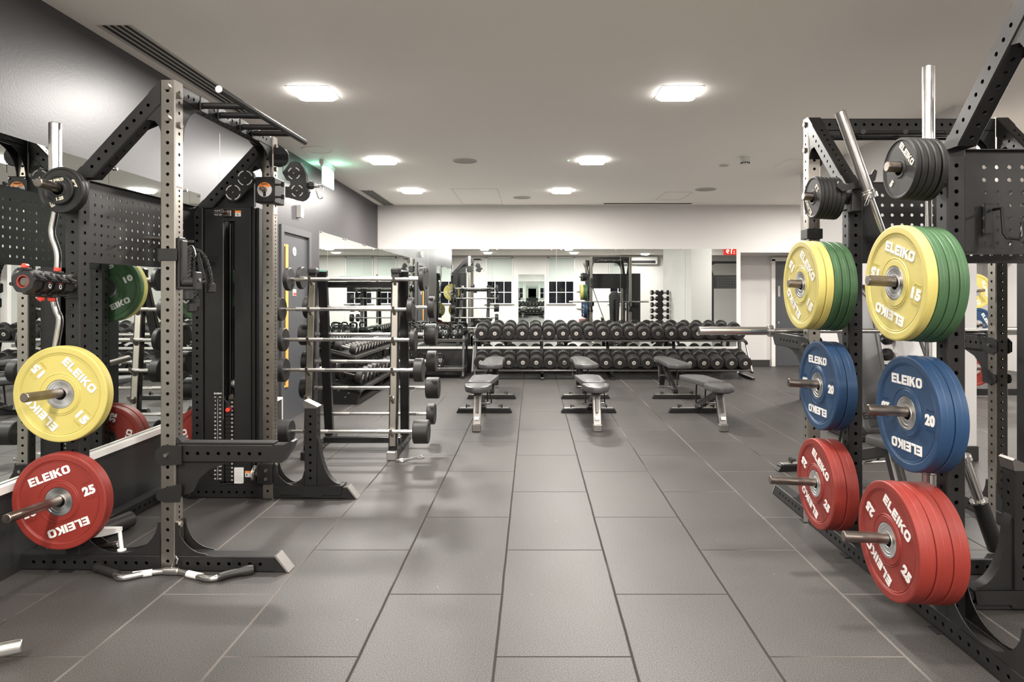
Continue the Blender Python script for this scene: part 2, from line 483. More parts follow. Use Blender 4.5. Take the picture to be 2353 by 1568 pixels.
def spun(m):
    nt = m.node_tree; b = nt.nodes['Principled BSDF']
    b.inputs['Anisotropic'].default_value = .8
    tg = nt.nodes.new('ShaderNodeTangent'); tg.direction_type = 'RADIAL'; tg.axis = 'Z'
    nt.links.new(tg.outputs[0], b.inputs['Tangent'])
spun(M['hub'])
def brand_g(height, width, thick=.0012):
    """the wide block capitals E L E I K O, centred, raised from the xy plane"""
    s, c = .25, .04
    def box_(x0, y0, x1, y1): return [(x0 + c, y0), (x1, y0), (x1, y1), (x0 + c, y1), (x0, y1 - c), (x0, y0 + c)]
    E = lambda w: [[(c, 0), (w, 0), (w, s - .02), (s, s - .02), (s, .39), (w - .05, .39), (w - .05, .61), (s, .61), (s, 1 - s + .02), (w, 1 - s + .02), (w, 1), (c, 1), (0, 1 - c), (0, c)]]
    L_ = lambda w: [[(c, 0), (w, 0), (w, s - .02), (s, s - .02), (s, 1), (0, 1), (0, c)]]
    I = lambda w: [[(0, 0), (w, 0), (w, 1), (0, 1)]]
    K = lambda w: [[(0, 0), (s, 0), (s, .36), (.32, .44), (w - .28, 0), (w + .03, 0), (.52, .60), (w, 1), (w - .29, 1), (s, .60), (s, 1), (0, 1)]]
    def O(w):
        def rr(x0, y0, x1, y1, r):
            o = []
            for cx, cy, a0 in ((x1 - r, y0 + r, -90), (x1 - r, y1 - r, 0), (x0 + r, y1 - r, 90), (x0 + r, y0 + r, 180)):
                for k in range(5): a = R(a0 + 22.5 * k); o.append((cx + r * cos(a), cy + r * sin(a)))
            return o
        return (rr(0, 0, w, 1, .28), rr(s, s - .02, w - s, 1 - s + .02, .10))
    g = G(); x = 0
    for f, w in ((E, .74), (L_, .70), (E, .74), (I, .26), (K, .86), (O, .88)):
        if f is O:
            a, b_ = f(w); n = len(a); vs = []; fs = []
            for z in (-.5, .5):
                vs += [(px_ + x, py_, z) for px_, py_ in a] + [(px_ + x, py_, z) for px_, py_ in b_]
            for k in range(n):
                j = (k + 1) % n
                fs += [(2 * n + k, 2 * n + j, 3 * n + j, 3 * n + k), (k, j, 2 * n + j, 2 * n + k), (n + j, n + k, 3 * n + k, 3 * n + j), (k, n + k, n + j, j)]
            g.add(vs, fs)
        else:
            for po in f(w): g.prism([(a + x, b_) for a, b_ in po], 1.0)
        x += w + .11
    tot = x - .11
    o = G(); o.add([((a - tot / 2) * width / tot, (b_ - .5) * height, z * thick) for a, b_, z in g.v], g.f)
    return o
_tc = {}
def text_g(txt, height, width=None, thick=0.0012, bold=0.03):
    """lettering as a small raised solid, centred on the origin in the xy plane, facing +z"""
    if txt == 'ELEIKO': return brand_g(height, width or height * 5.0, thick)
    key = (txt, bold)
    if key not in _tc:
        cu = bpy.data.curves.new('t', 'FONT'); cu.body = txt; cu.size = 1.0; cu.offset = bold; cu.extrude = 0.5
        cu.resolution_u = 3; cu.space_character = 1.04 + bold
        ob = bpy.data.objects.new('t', cu); COL.objects.link(ob)
        bpy.context.view_layer.update()
        me = bpy.data.meshes.new_from_object(ob, depsgraph=bpy.context.evaluated_depsgraph_get())
        vs = [tuple(v.co) for v in me.vertices]; fs = [tuple(p.vertices) for p in me.polygons]
        bpy.data.objects.remove(ob); bpy.data.curves.remove(cu); bpy.data.meshes.remove(me)
        _tc[key] = (vs, fs)
    vs, fs = _tc[key]
    x0, x1 = min(v[0] for v in vs), max(v[0] for v in vs); y0, y1 = min(v[1] for v in vs), max(v[1] for v in vs)
    sy = height / (y1 - y0); sx = sy if width is None else width / (x1 - x0)
    g = G()
    g.add([((x - (x0 + x1) / 2) * sx, (y - (y0 + y1) / 2) * sy, z * thick) for x, y, z in vs], fs)
    return g
def frame(loc, right, up):
    r_, u_ = Vector(right).normalized(), Vector(up).normalized(); n_ = r_.cross(u_)
    return Matrix(((r_.x, u_.x, n_.x, loc[0]), (r_.y, u_.y, n_.y, loc[1]), (r_.z, u_.z, n_.z, loc[2]), (0, 0, 0, 1)))
def px(x, y, d):
    """a point seen at image position x, y and standing d metres in front of the eye"""
    return Vector(((x - HORIZ_X) * d / F_PX, d, EYE - (y - HORIZ_Y) * d / F_PX))

# ------------------------------------------------------------------ ceiling lamps
def make_lamp():
    t = thing('ceiling_light', 'x', 'ceiling light')
    g = G()
    for a, b_, c, d in ((0, .149, .306, .008), (0, -.149, .306, .008)):
        g.box((a, b_, -.0015), (c, d, .003), .0008)
    for a in (.149, -.149): g.box((a, 0, -.0015), (.008, .29, .003), .0008)
    g.build('frame', 'white', t, local=True)
    g = G(); hs = .144
    sq = lambda k, z: [(x * k, y * k, z) for x, y in ((-hs, -hs * .8), (-hs * .8, -hs), (hs * .8, -hs), (hs, -hs * .8), (hs, hs * .8), (hs * .8, hs), (-hs * .8, hs), (-hs, hs * .8))]
    g.loft([sq(.78, -.034), sq(.90, -.031), sq(.97, -.020), sq(1, 0)])
    g.build('diffuser', 'lamp', t, local=True)
    return t
lamp0 = register(make_lamp())
LNAMES = ['square ceiling light over the left rack, front one of its row', 'square ceiling light beyond the exit sign, second of the left row',
          'square ceiling light nearest the mirror wall on the left', 'large bright square ceiling light at upper right of the open ceiling',
          'square ceiling light in the right row, beside the tiny green LED', 'square ceiling light farthest back in the right row']
for i, (x, y, k) in enumerate(LAMPS):
    lab = LNAMES[i] if i < 6 else None
    if lab is None:
        lab = 'square ceiling light of the partly added set behind the viewpoint or to the right, beyond the racks'
    o = lamp0 if i == 0 else dup(lamp0, (0, 0, 0))
    o.location = (x, y, CEIL); o['label'] = lab; o['group'] = 'square ceiling lights' if i < 6 else 'square ceiling lights out of direct view'
    ld = bpy.data.lights.new('lamp_light', 'AREA'); ld.shape = 'SQUARE'; ld.size = .22; ld.energy = LAMP_POWER * k
    ld.color = (1, .955, .90)
    lo = bpy.data.objects.new('lamp_light', ld); COL.objects.link(lo); lo.parent = o; lo.location = (0, 0, -.045)

# ------------------------------------------------------------------ room shell
struct('floor', G().box((2, 4.2, -.05), (15, 18, .1)), 'floor')
struct('ceiling', G().box((2, 4.2, CEIL + .05), (15, 18, .1)), 'ceiling')
LW_ANG = math.atan(.0151)
def lwall(g, y0, y1, z0, z1, proud=0.0, th=.12):
    """slab of the left wall between y0 and y1, its face 'proud' metres in front of the wall line"""
    p = [(wallx(y0) + proud, y0), (wallx(y1) + proud, y1), (wallx(y1) - th, y1), (wallx(y0) - th, y0)]
    g.prism(p, z1 - z0, Matrix.Translation((0, 0, (z0 + z1) / 2)))
    return g
g = G()
lwall(g, 2.0, 6.58, 0, CEIL); lwall(g, 6.58, 7.52, 2.03, CEIL); lwall(g, 7.52, 11.2, 0, CEIL)
g.box((-4.05, 1.94, CEIL / 2), (3.1, .12, CEIL))
struct('wall_left', g, 'dark_wall')
struct('wall_left_rear', G().box((-5.3, -.8, CEIL / 2), (.12, 5.6, CEIL)), 'dark_wall')
g = G()
for i, z in enumerate((1.0,)): pass
g.box(((-2.75 + 3.5) / 2, BACK + .06, CEIL / 2), (6.25, .12, CEIL))
g.box((6.2, BACK + .06, (2.02 + CEIL) / 2), (5.4, .12, CEIL - 2.02))
struct('wall_back', g, 'white_wall')
g = G().box((6.2, 12.06, 1.01), (5.5, .12, 2.02)).box((3.44, 11.55, 1.01), (.12, .98, 2.02)).box((6.2, 11.55, 2.06), (5.4, .9, .08))
struct('wall_recess', g, 'white_wall')
struct('baseboard_recess', G().box((3.92, 11.985, .058), (.83, .03, .116), .004), 'skirting')
struct('wall_right', G().box((8.3, 4, CEIL / 2), (.12, 16.2, CEIL)), 'white_wall')
struct('wall_partition', G().box((3.44, 6.45, CEIL / 2), (.17, 2.5, CEIL)).box((3.57, 7.95, CEIL / 2), (.43, .5, CEIL)), 'white_wall')
g = G().box((3.44, 6.45, .06), (.19, 2.53, .12), .005).box((3.57, 7.95, .06), (.45, .53, .12), .005)
struct('baseboard_partition', g, 'skirting')
# rear wall with its windows
WX = [(-1.83, -.77), (.58, 1.65), (2.98, 4.07), (5.4, 6.45)]
g = G()
xs = [-5.4] + [v for w in WX for v in w] + [8.3]
for i in range(0, len(xs), 2): g.box(((xs[i] + xs[i + 1]) / 2, REAR - .06, CEIL / 2), (xs[i + 1] - xs[i], .12, CEIL))
for a, b_ in WX:
    g.box(((a + b_) / 2, REAR - .06, .46), (b_ - a, .12, .92)); g.box(((a + b_) / 2, REAR - .06, 2.79), (b_ - a, .12, .06))
struct('wall_rear', g, 'white_wall')
for i, (a, b_) in enumerate(WX):
    c, w = (a + b_) / 2, b_ - a
    g = G()
    for x in (a + .03, b_ - .03): g.box((x, REAR + .0, 1.84), (.06, .07, 1.86), .004)
    g.box((c, REAR + .02, .93), (w + .1, .12, .04), .006); g.box((c, REAR, 2.74), (w, .07, .05), .004); g.box((c, REAR, 1.83), (w, .05, .06), .004)
    for k in (1, 2): g.box((a + w * k / 3, REAR - .01, 1.38), (.028, .03, .88), .003)
    g.box((c, REAR - .01, 1.38), (w, .03, .028), .003)
    fr = g.build('window_%d' % (i + 1), 'white_trim'); fr['kind'] = 'structure'
    G().box((c, REAR - .03, 1.84), (w - .04, .01, 1.84)).build('pane', 'night', fr)
    bl = G().box((c, REAR + .035, 2.28), (w - .06, .008, .90)).cyl((a + .04, REAR + .04, 2.71), (b_ - .04, REAR + .04, 2.71), .022)
    tag(bl.build('roller_blind', 'blind'), 'pale green roller blind half down over %s window behind the viewpoint' % ('first', 'second', 'third', 'fourth')[i], 'blind', 'roller blinds on the rear windows')

# lower dark wall and pale ledge under the mirrors
g = G(); lwall(g, 2.0, 4.95, 0, .40, .035, .0)
lwall(g, 7.80, BACK, 0, .40, .035, .0)
g.box(((wallx(BACK) + 3.43) / 2, BACK - .02, .20), (3.43 - wallx(BACK), .04, .40))
struct('trim_1', g, 'skirting')
g = G(); lwall(g, 2.0, 4.95, .40, .435, .045, .0)
lwall(g, 7.80, BACK, .40, .435, .045, .0)
g.box(((wallx(BACK) + 3.43) / 2, BACK - .0275, .4175), (3.43 - wallx(BACK), .055, .035), .003)
struct('trim_2', g, 'white_trim')
g = G(); lwall(g, 6.1, 6.52, 0, .28, .05, .0)
struct('trim_3', g, 'skirting')
g = G(); lwall(g, 6.1, 6.52, .28, .30, .055, .0); lwall(g, 6.505, 6.52, .0, .30, .056, .0)
struct('trim_4', g, 'white_trim')

g = G(); lwall(g, 5.277, 5.283, 2.08, 2.62, .0015, .0)
struct('trim_5', g, 'vent')
# wall mirrors, each pane a thing, clips its parts
def pane_g(y0, y1): return lwall(G(), y0 + .0015, y1 - .0015, .44, 2.08, .008, 0)
edges = [(2.02, 2.85), (2.85, 3.854), (3.854, 4.79), (4.79, 4.95), (7.84, 8.95), (8.95, 10.05), (10.05, 11.02)]
nm = ['tall wall mirror nearest the viewpoint on the dark left wall', 'tall mirror pane behind the curl bar on the left wall',
      'tall mirror pane behind the perforated board of the left rack', 'narrow mirror strip beside the cable tower on the left wall',
      'mirror pane just beyond the grey door on the left wall', 'middle mirror pane of the three beyond the grey door',
      'left-wall mirror pane that meets the back corner']
for (y0, y1), lab in zip(edges, nm):
    o = pane_g(y0, y1).build('wall_mirror', 'mirror')
    tag(o, lab, 'mirror', 'wall mirrors')
    if y1 - y0 > .5:
        for yy in (y0 + .06, y1 - .06):
            x = wallx(yy)
            G().cyl((x + .006, yy, 2.075), (x + .022, yy, 2.075), .011, n=12, b=.002).build('clip', 'chrome', o)
bx = [wallx(BACK), -1.76, -.68, .40, 1.48, 2.565, 3.43]
nm = ['back-wall mirror pane in the left corner behind the kettlebells', 'back-wall mirror pane between the kettlebells and the dumbbell rack',
      'back-wall mirror pane above the left end of the dumbbell rack', 'back-wall mirror pane above the middle of the dumbbell rack',
      'back-wall mirror pane right of centre above the dumbbell rack', 'last mirror pane of the back wall, by the white recess']
for i in range(6):
    a, b_ = bx[i] + .0015, bx[i + 1] - .0015
    o = G().box(((a + b_) / 2, BACK - .004, 1.26), (b_ - a, .008, 1.64)).build('wall_mirror', 'mirror')
    tag(o, nm[i], 'mirror', 'wall mirrors')
    for xx in (a + .08, b_ - .08):
        G().cyl((xx, BACK - .006, 2.075), (xx, BACK - .022, 2.075), .012, n=12, b=.002).build('clip', 'chrome', o)
o = G().box((-.05, REAR + .006, 1.125), (1.02, .012, 1.91)).build('wall_mirror', 'mirror')
tag(o, 'mirror between the windows behind the viewpoint, seen only in reflection', 'mirror')

# grey door in the left wall
g = G()
lwall(g, 6.58, 6.66, 0, 2.03, .02, .14); lwall(g, 7.44, 7.52, 0, 2.03, .02, .14); lwall(g, 6.66, 7.44, 1.96, 2.03, .02, .14)
g2 = G(); lwall(g2, 6.66, 7.44, 0.0, 1.96, -.010, .12)
dr = g.build('door_1', 'frame_grey'); dr['kind'] = 'structure'
leaf = g2.build('door_leaf', 'door_grey', dr)
vis = G(); lwall(vis, 6.70, 6.725, .36, 1.84, -.004, .12); lwall(vis, 6.755, 6.825, .36, 1.84, .001, .12)
lwall(vis, 6.725, 6.755, .36, .385, -.004, .12); lwall(vis, 6.725, 6.755, 1.815, 1.84, -.004, .12)
vis.build('vision_panel_frame', 'wood', leaf)
vg = G(); lwall(vg, 6.725, 6.755, .385, 1.815, -.007, .12); vg.build('vision_panel_glass', 'night', leaf)
s = G().cyl((wallx(7.03) - .010, 7.03, 1.78), (wallx(7.03) - .004, 7.03, 1.78), .048, n=32)
tag(s.build('door_sign', 'white'), 'round white sign on the grey door', 'sign')
s = bpy.data.objects['door_sign']
k = wallx(7.03) - .003
text_g('i', .05, thick=.002).xf(frame((k, 7.03, 1.78), (0, 1, 0), (0, 0, 1))).build('symbol', 'frame_grey', s, off=(0, 0, 0))
o = G().box((wallx(7.03) - .007, 7.03, 1.34), (.006, .09, .07)).build('notice_plate', 'white'); tag(o, 'small red and white notice on the grey door', 'sign')
G().box((wallx(7.03) - .003, 7.03, 1.325), (.004, .075, .028)).build('red_field', 'red_plastic', o)
o = G().prism([(-.04, -.065), (.04, -.065), (.055, 0), (.04, .065), (-.04, .065)], .05, frame((wallx(7.11) + .025, 7.11, 2.22), (0, 1, 0), (0, 0, 1))).build('wall_sounder', 'white')
tag(o, 'small white alarm box on the dark wall above the grey door', 'alarm')

# dark door in the far recess
fr = G().box((4.39, 11.97, .98), (.07, .07, 1.96), .004).box((5.34, 11.97, .98), (.07, .07, 1.96), .004).box((4.865, 11.97, 1.955), (1.02, .07, .07), .004)
dr = fr.build('door_2', 'white_trim'); dr['kind'] = 'structure'
leaf = G().box((4.865, 11.985, .965), (.88, .03, 1.91), .003).build('door_leaf', 'door_grey', dr)
G().box((4.50, 11.965, 1.37), (.045, .012, .20), .004).build('pull_plate', 'alu', leaf)
G().cyl((4.49, 11.972, .80), (4.49, 11.955, .80), .018, n=16).build('lock', 'alu', leaf)

# exit sign
t = thing('exit_sign', 'lit green and white exit sign hanging from the ceiling by the left wall', 'exit sign', (-2.35, 7.5, CEIL))
G().box((-2.35, 7.50, CEIL - .022), (.05, .44, .045), .006).box((-2.35, 7.5, CEIL - .055), (.03, .42, .03), .004).build('housing', 'white', t)
G().box((-2.35, 7.52, CEIL - .17), (.012, .42, .20), .003).build('panel', 'exit_glow', t)
xs_ = -2.35 + .0075
fg = G().box((xs_, 7.45, CEIL - .17), (.002, .10, .13)).box((xs_, 7.60, CEIL - .17), (.002, .12, .035))
fg.add([(xs_ + .001, 7.66, CEIL - .12), (xs_ + .001, 7.72, CEIL - .17), (xs_ + .001, 7.66, CEIL - .22)], [(0, 1, 2)])
fg.build('pictogram', 'exit_green', t)
for dx in (.12, -.12):
    ld = bpy.data.lights.new('exit_light', 'POINT'); ld.energy = .7; ld.color = (.35, 1, .72); ld.shadow_soft_size = .05
    lo = bpy.data.objects.new('exit_light', ld); COL.objects.link(lo); lo.parent = t; lo.location = (dx, 0, -.09)

# ceiling fittings
def vent(x0, x1, y0, y1, dx, label):
    w = x1 - x0
    t = thing('ceiling_vent', label, 'vent', ((x0 + x1) / 2, y0, CEIL), 'linear ceiling vents')
    sk = lambda y: dx * (y - y0)
    def strip(g, a, b_, z0, z1):
        p = [(a, y0), (b_, y0), (b_ + sk(y1), y1), (a + sk(y1), y1)]
        g.prism(p, z1 - z0, Matrix.Translation((0, 0, (z0 + z1) / 2)))
    g = G(); strip(g, x0, x1, CEIL - .004, CEIL + .001); g.build('frame', 'vent', t)
    for i in range(4):
        a = x0 + w * (.17 + .2 * i)
        g = G(); strip(g, a, a + w * .11, CEIL - .007, CEIL - .0035); g.build('slot', 'slot', t)
vent(-2.42, -2.22, 3.63, 5.5, -.012, 'long grey slotted ceiling vent above the left rack')
vent(-2.50, -2.30, 9.45, 11.0, -.012, 'grey slotted ceiling vent in the far left corner')
o = G().box((1.9, 10.82, CEIL - .003), (1.45, .05, .01), .002).build('ceiling_vent', 'slot'); tag(o, 'long thin slot vent in the ceiling near the mirror wall', 'vent')
for (x, y, r, lab) in ((-.76, 7.35, .135, 'round grey speaker grille in the middle of the ceiling'), (-.165, 10.15, .14, 'small round grille in the ceiling near the back wall'),
                       (2.47, 9.35, .15, 'round ceiling grille toward the right, near the slot vent'), (-2.23, 6.78, .16, 'faint round cover in the ceiling near the exit sign')):
    t = thing('ceiling_speaker', lab, 'ceiling grille', (x, y, CEIL))
    faint = 'faint' in lab
    T = Matrix.Translation((x, y, CEIL))
    G().lathe([(r - .012, -.001), (r, -.001), (r, -.006), (r - .012, -.008)], 40, T).build('rim', 'ceiling' if faint else 'vent', t)
    G().lathe([(0.0001, -.004), (r - .013, -.004), (r - .013, 0)], 40, T, close=False).build('grille', 'ceiling' if faint else 'grille', t)
for (x0, x1, y0, y1, lab) in ((-1.16, -.50, 9.3, 10.9, 'flush white access hatch in the ceiling, left of the middle'), (1.95, 2.35, 9.6, 10.4, 'flush access hatch in the ceiling beside the round grille')):
    g = G()
    for a, b_, c, d in ((x0, x1, y0, y0 + .006), (x0, x1, y1 - .006, y1), (x0, x0 + .006, y0, y1), (x1 - .006, x1, y0, y1)):
        g.box(((a + b_) / 2, (c + d) / 2, CEIL - .001), (b_ - a, d - c, .003))
    tag(g.build('access_hatch', 'vent'), lab, 'hatch')
t = thing('smoke_detector', 'small white smoke detector on the ceiling left of the tall right rack', 'smoke detector', (2.32, 7.15, CEIL))
T = Matrix.Translation((2.32, 7.15, CEIL))
G().lathe([(.0001, -.075), (.035, -.075), (.045, -.06), (.052, -.03), (.052, 0)], 28, T, close=False).build('body', 'white', t)
g = G()
for k in range(10):
    a = 2 * pi * k / 10; g.box((2.32 + .043 * cos(a), 7.15 + .043 * sin(a), CEIL - .064), (.012, .012, .014))
g.build('vents', 'slot', t)
tag(G().lathe([(.0001, -.012), (.05, -.012), (.055, 0)], 24, Matrix.Translation((2.22, 7.6, CEIL)), close=False).build('ceiling_sensor', 'vent'), 'flat round sensor on the ceiling beside the smoke detector', 'sensor')
tag(G().lathe([(.0001, -.008), (.008, -.006), (.01, 0)], 12, Matrix.Translation((.40, 7.32, CEIL)), close=False).build('indicator_light', 'led_green'), 'tiny green indicator light in the ceiling', 'indicator light')
tag(G().box((3.05, 7.5, CEIL - .004), (.42, .42, .008), .002).build('ceiling_panel', 'ceiling'), 'square flush panel in the ceiling left of the tall right rack', 'ceiling panel')

# digital wall clock and air conditioner, seen in the mirrors
t = thing('digital_clock', 'red digital clock on the wall, seen reversed in the last mirror pane', 'clock', (6.0, 2.2, 2.60))
G().box((6.0, 2.2, 2.60), (.42, .06, .20), .008).build('case', 'led_case', t)
text_g(':19', .13, .26, .004, .02).xf(frame((5.98, 2.234, 2.60), (-1, 0, 0), (0, 0, 1))).build('digits', 'led_red', t)
struct('beam_1', G().box((6.2, 2.1, 2.66), (4.2, .12, .32)), 'white_wall')
t = thing('air_conditioner', 'white ceiling-height air conditioner on the rear wall, seen in the mirror', 'air conditioner', (4.1, REAR + .2, 2.6))
G().box((4.1, REAR + .14, 2.62), (1.5, .26, .30), .03).build('casing', 'white', t)
G().box((4.1, REAR + .285, 2.56), (1.3, .03, .10), .005).build('louvre', 'slot', t)

# ------------------------------------------------------------------ plates
def bumper_profile(t):
    h = t / 2
    front = [(.0675, h - .003), (.069, h - .0005), (.090, h - .0005), (.0925, h - .0035), (.0945, h - .0035), (.096, h - .0015), (.098, h - .0015), (.100, h - .0045), (.185, h - .0045), (.1865, h - .002), (.1885, h - .002), (.190, h - .004), (.193, h - .0015), (.196, h), (.1985, h), (.2155, h), (.218, h), (.2222, h - .0014), (.2247, h - .0045), (.225, h - .008), (.225, h - .0095)]
    mid = [(.225, .0028), (.225, .0012), (.2257, 0), (.225, -.0012), (.225, -.0028)]
    back = [(r, -z) for r, z in reversed(front)]
    return front + mid + back
def hub_profile(t):
    h = t / 2 - .001
    front = [(.0262, h - .004), (.0275, h - .002), (.033, h - .002), (.034, h - .0035), (.045, h - .0035), (.046, h - .002), (.057, h - .0015), (.058, h), (.066, h), (.0675, h - .003)]
    return front + [(r, -z) for r, z in reversed(front)]
def both_sides(g, z):
    o = G(); o.merge(g, Matrix.Translation((0, 0, z)))
    o.merge(g, Matrix.Rotation(pi, 4, 'Y') @ Matrix.Translation((0, 0, z)))
    return o
PLATES = {}
def make_bumper(colour, num, t):
    root = thing('bumper_plate', 'x', 'weight plate')
    disc = G().lathe(bumper_profile(t), 96).build('disc', colour, root, local=True)
    emb = G()
    for sgn in (0, pi):
        Rz = Matrix.Rotation(sgn, 4, 'Z')
        for s_, yy in (('SPORT', .036), ('TRAINING', -.036)):
            emb.merge(text_g(s_, .0085, .046, .0015, .01), Rz @ Matrix.Translation((.152, yy, 0)))
    both_sides(emb, t / 2 - .0040).build('embossing', colour, disc, local=True)
    G().lathe(hub_profile(t), 56).build('hub', 'hub', root, local=True)
    for sgn in (0, pi):
        Rz = Matrix.Rotation(sgn, 4, 'Z')
        for side in (Matrix.Identity(4), Matrix.Rotation(pi, 4, 'Y')):
            Q = side @ Matrix.Translation((0, 0, t / 2 - .0035)) @ Rz
            G().merge(text_g('ELEIKO', .038, .205, .0024), Q @ Matrix.Translation((0, .128, 0))).build('maker_lettering', 'letter', root, local=True)
            G().merge(text_g(num, .043, .060, .0024, .055), Q @ Matrix.Translation((.152, 0, 0))).build('weight_number', 'letter', root, local=True)
    return register(root)
def make_change(r, t, num):
    root = thing('change_plate', 'x', 'weight plate')
    h = t / 2; k = r / .12
    fr = [(.0262, h - .002), (.028, h), (.036, h), (.039, h - .003), (r - .014, h - .003), (r - .010, h), (r - .004, h), (r, h - .004)]
    G().lathe(fr + [(a, -z) for a, z in reversed(fr)], 72).build('disc', 'rubber_worn', root, local=True)
    for side in (Matrix.Identity(4), Matrix.Rotation(pi, 4, 'Y')):
        Q = side @ Matrix.Translation((0, 0, h - .0022))
        G().merge(text_g('ELEIKO', .024 * k, .125 * k if r > .09 else .07, .0016, .02), Q @ Matrix.Translation((0, .070 * k, 0))).build('maker_lettering', 'cream', root, local=True)
        G().merge(text_g(num, .028 * k, None, .0016, .05), Q @ Matrix.Translation((0, -.074 * k, 0))).build('weight_number', 'cream', root, local=True)
    return register(root)
used = set()
def place_plate(key, maker, centre, right, normal, rot, label, group):
    """centre of the plate; right = the reader's right; normal = way its face looks"""
    if key not in PLATES: PLATES[key] = maker()
    base = PLATES[key]
    up = Vector(normal).cross(Vector(right))
    Mx = frame(centre, right, up) @ Matrix.Rotation(R(rot), 4, 'Z')
    if key not in used:
        used.add(key); o = base
        o.location = centre; o.rotation_euler = Mx.to_euler(); o['label'] = label; o['group'] = group
    else: o = dup(base, centre, label=label, group=group, mtx=Mx)
    return o
def bump(colour, num, t): return (colour, num, round(t, 4)), (lambda: make_bumper(colour, num, t))
def chg(r, t, num): return ('c', r, round(t, 4), num), (lambda: make_change(r, t, num))

# ------------------------------------------------------------------ power racks
PH = .072                                  # side of the square uprights
RW, RD, RH, RB = 1.113, .485, 2.350, 1.885  # width between frames, depth, front post height, back post height
def arc(cx, cy, rx, ry, a0, a1, n=12): return [(cx + rx * cos(R(a0 + (a1 - a0) * i / n)), cy + ry * sin(R(a0 + (a1 - a0) * i / n))) for i in range(n + 1)]
def rack(label, F, group, D=RD, W=RW, tail=.25, nose=.55, pullup=None, cross_at=-.215):
    """F maps (u, w, z) to the room: u across the rack, w from the back posts to the front posts"""
    o3 = F @ Vector((0, D, 0))
    root = thing('power_rack', label, 'power rack', tuple(o3), group)
    def vec(u, w, z): return F.to_3x3() @ Vector((u, w, z))
    def B(g, name, m, parent=root): return g.xf(F).build(name, m, parent)
    for u in (0, W):
        g = G().beam((u, D, 0), (u, D, RH), (0, 1, 0), PH, PH, first=.05, fine=('a', 1.83))
        B(g, 'upright', 'steel')
        g = G().beam((u, 0, .078), (u, 0, RB), (0, 1, 0), PH, PH, first=.045)
        B(g, 'back_post', 'black')
    for u in (0, W):                       # base rails with slanted steel toe
        g = G().beam((u, -tail, .0405), (u, D - PH / 2, .0405), (0, 0, 1), .075, PH, first=.06, faces='bd')
        g.beam((u, D + PH / 2, .0405), (u, D + nose - .06, .0405), (0, 0, 1), .075, PH, first=.06, faces='bd')
        B(g, 'base_rail', 'black')
        e = D + nose
        poly = [(e - .06, .003), (e + .005, .003), (e + .005, .012), (e - .055, .079), (e - .06, .079)]
        T = Matrix(((0, 0, 1, u), (1, 0, 0, 0), (0, 1, 0, 0), (0, 0, 0, 1)))
        B(G().prism([(e - .0605, .003), (e - .004, .003), (e - .064 + .0035, .0745)], PH - .004, T), 'toe_block', 'black')
        toe = B(G().prism([(e - .001, .003), (e + .010, .003), (e - .052, .082), (e - .062, .079)], PH, T), 'toe_cap', 'alu')
        # arched gusset plates standing on the rail
        for uu in (u - PH / 2 + .002, u + PH / 2 - .002):
            T2 = Matrix(((0, 0, 1, uu), (1, 0, 0, 0), (0, 1, 0, 0), (0, 0, 0, 1)))
            a = D + PH / 2 + .001
            pl = [(a, .079), (a, .235), (a + .012, .235)] + [(a + .158 - .146 * cos(R(t)), .235 - .150 * sin(R(t))) for t in range(5, 91, 9)] + [(a + .158, .079)]
            B(G().prism(pl, .004, T2), 'gusset', 'black')
            b0, b1 = PH / 2, D - PH / 2 - .001
            cx, rx = (b0 + b1) / 2, (b1 - b0) / 2 - .012
            pl = [(b0, .079), (b1, .079), (b1, .235), (b1 - .012, .235)] + [(cx + rx * cos(R(t)), .235 - .148 * sin(R(t))) for t in range(6, 180, 12)] + [(b0 + .012, .235), (b0, .235)]
            B(G().prism(pl, .004, T2), 'gusset', 'black')
        # slanted brace, back post top to front post top, and its arched bracket
        a0, a1 = Vector((u, .071, 1.914)), Vector((u, D - .449 + .42, 2.263))
        k = D - .449 - PH / 2            # shift if the rack is a little deeper or shallower
        w1 = D - PH / 2
        d = Vector((0, 1, (2.234 - 1.885) / (w1 - .10))).normalized(); nrm = Vector((0, -d.z, d.y))
        lo0, lo1 = Vector((u, .10, 1.885)), Vector((u, w1, 2.234))
        dep = .080
        g = G().beam(lo0 + nrm * dep / 2, lo1 + nrm * dep / 2 , (1, 0, 0), PH, dep, first=.035, caps=False)
        up0, up1 = lo0 + nrm * dep, lo1 + nrm * dep
        T = Matrix(((0, 0, 1, u), (1, 0, 0, 0), (0, 1, 0, 0), (0, 0, 0, 1)))
        zt = up1.z + (w1 - up1.y) * d.z / d.y
        wl = up0.y - (up0.z - 1.885) * d.y / d.z
        g.prism([(lo0.y, lo0.z), (up0.y, up0.z), (wl, 1.885)], PH, T)
        g.prism([(lo1.y, lo1.z), (w1, zt), (up1.y, up1.z)], PH, T)
        B(g, 'brace', 'black')
        pl = [(w1, 2.232), (w1, 2.105), (w1 - .011, 2.134), (w1 - .029, 2.156), (w1 - .073, 2.163), (w1 - .108, 2.145), (w1 - .118, 2.120)]
        B(G().prism(pl, PH - .01, T), 'brace_bracket', 'black')
    # cross members
    g = G().beam((PH / 2, D, RH - .042), (W - PH / 2, D, RH - .042), (0, 0, 1), .072, .06, first=.055)
    B(g, 'top_beam', 'black')
    for u, s_ in ((PH / 2, 1), (W - PH / 2, -1)):
        for ww in (D - .028, D + .028):
            T3 = Matrix(((s_, 0, 0, u), (0, 0, 1, ww), (0, 1, 0, 0), (0, 0, 0, 1)))
            pl = [(.001, RH - .079), (.20, RH - .079)] + [(.20 - .188 * sin(R(t)), RH - .279 + .193 * cos(R(t))) for t in range(8, 90, 9)] + [(.001, RH - .285)]
            B(G().prism(pl, .004, T3), 'top_gusset', 'black')
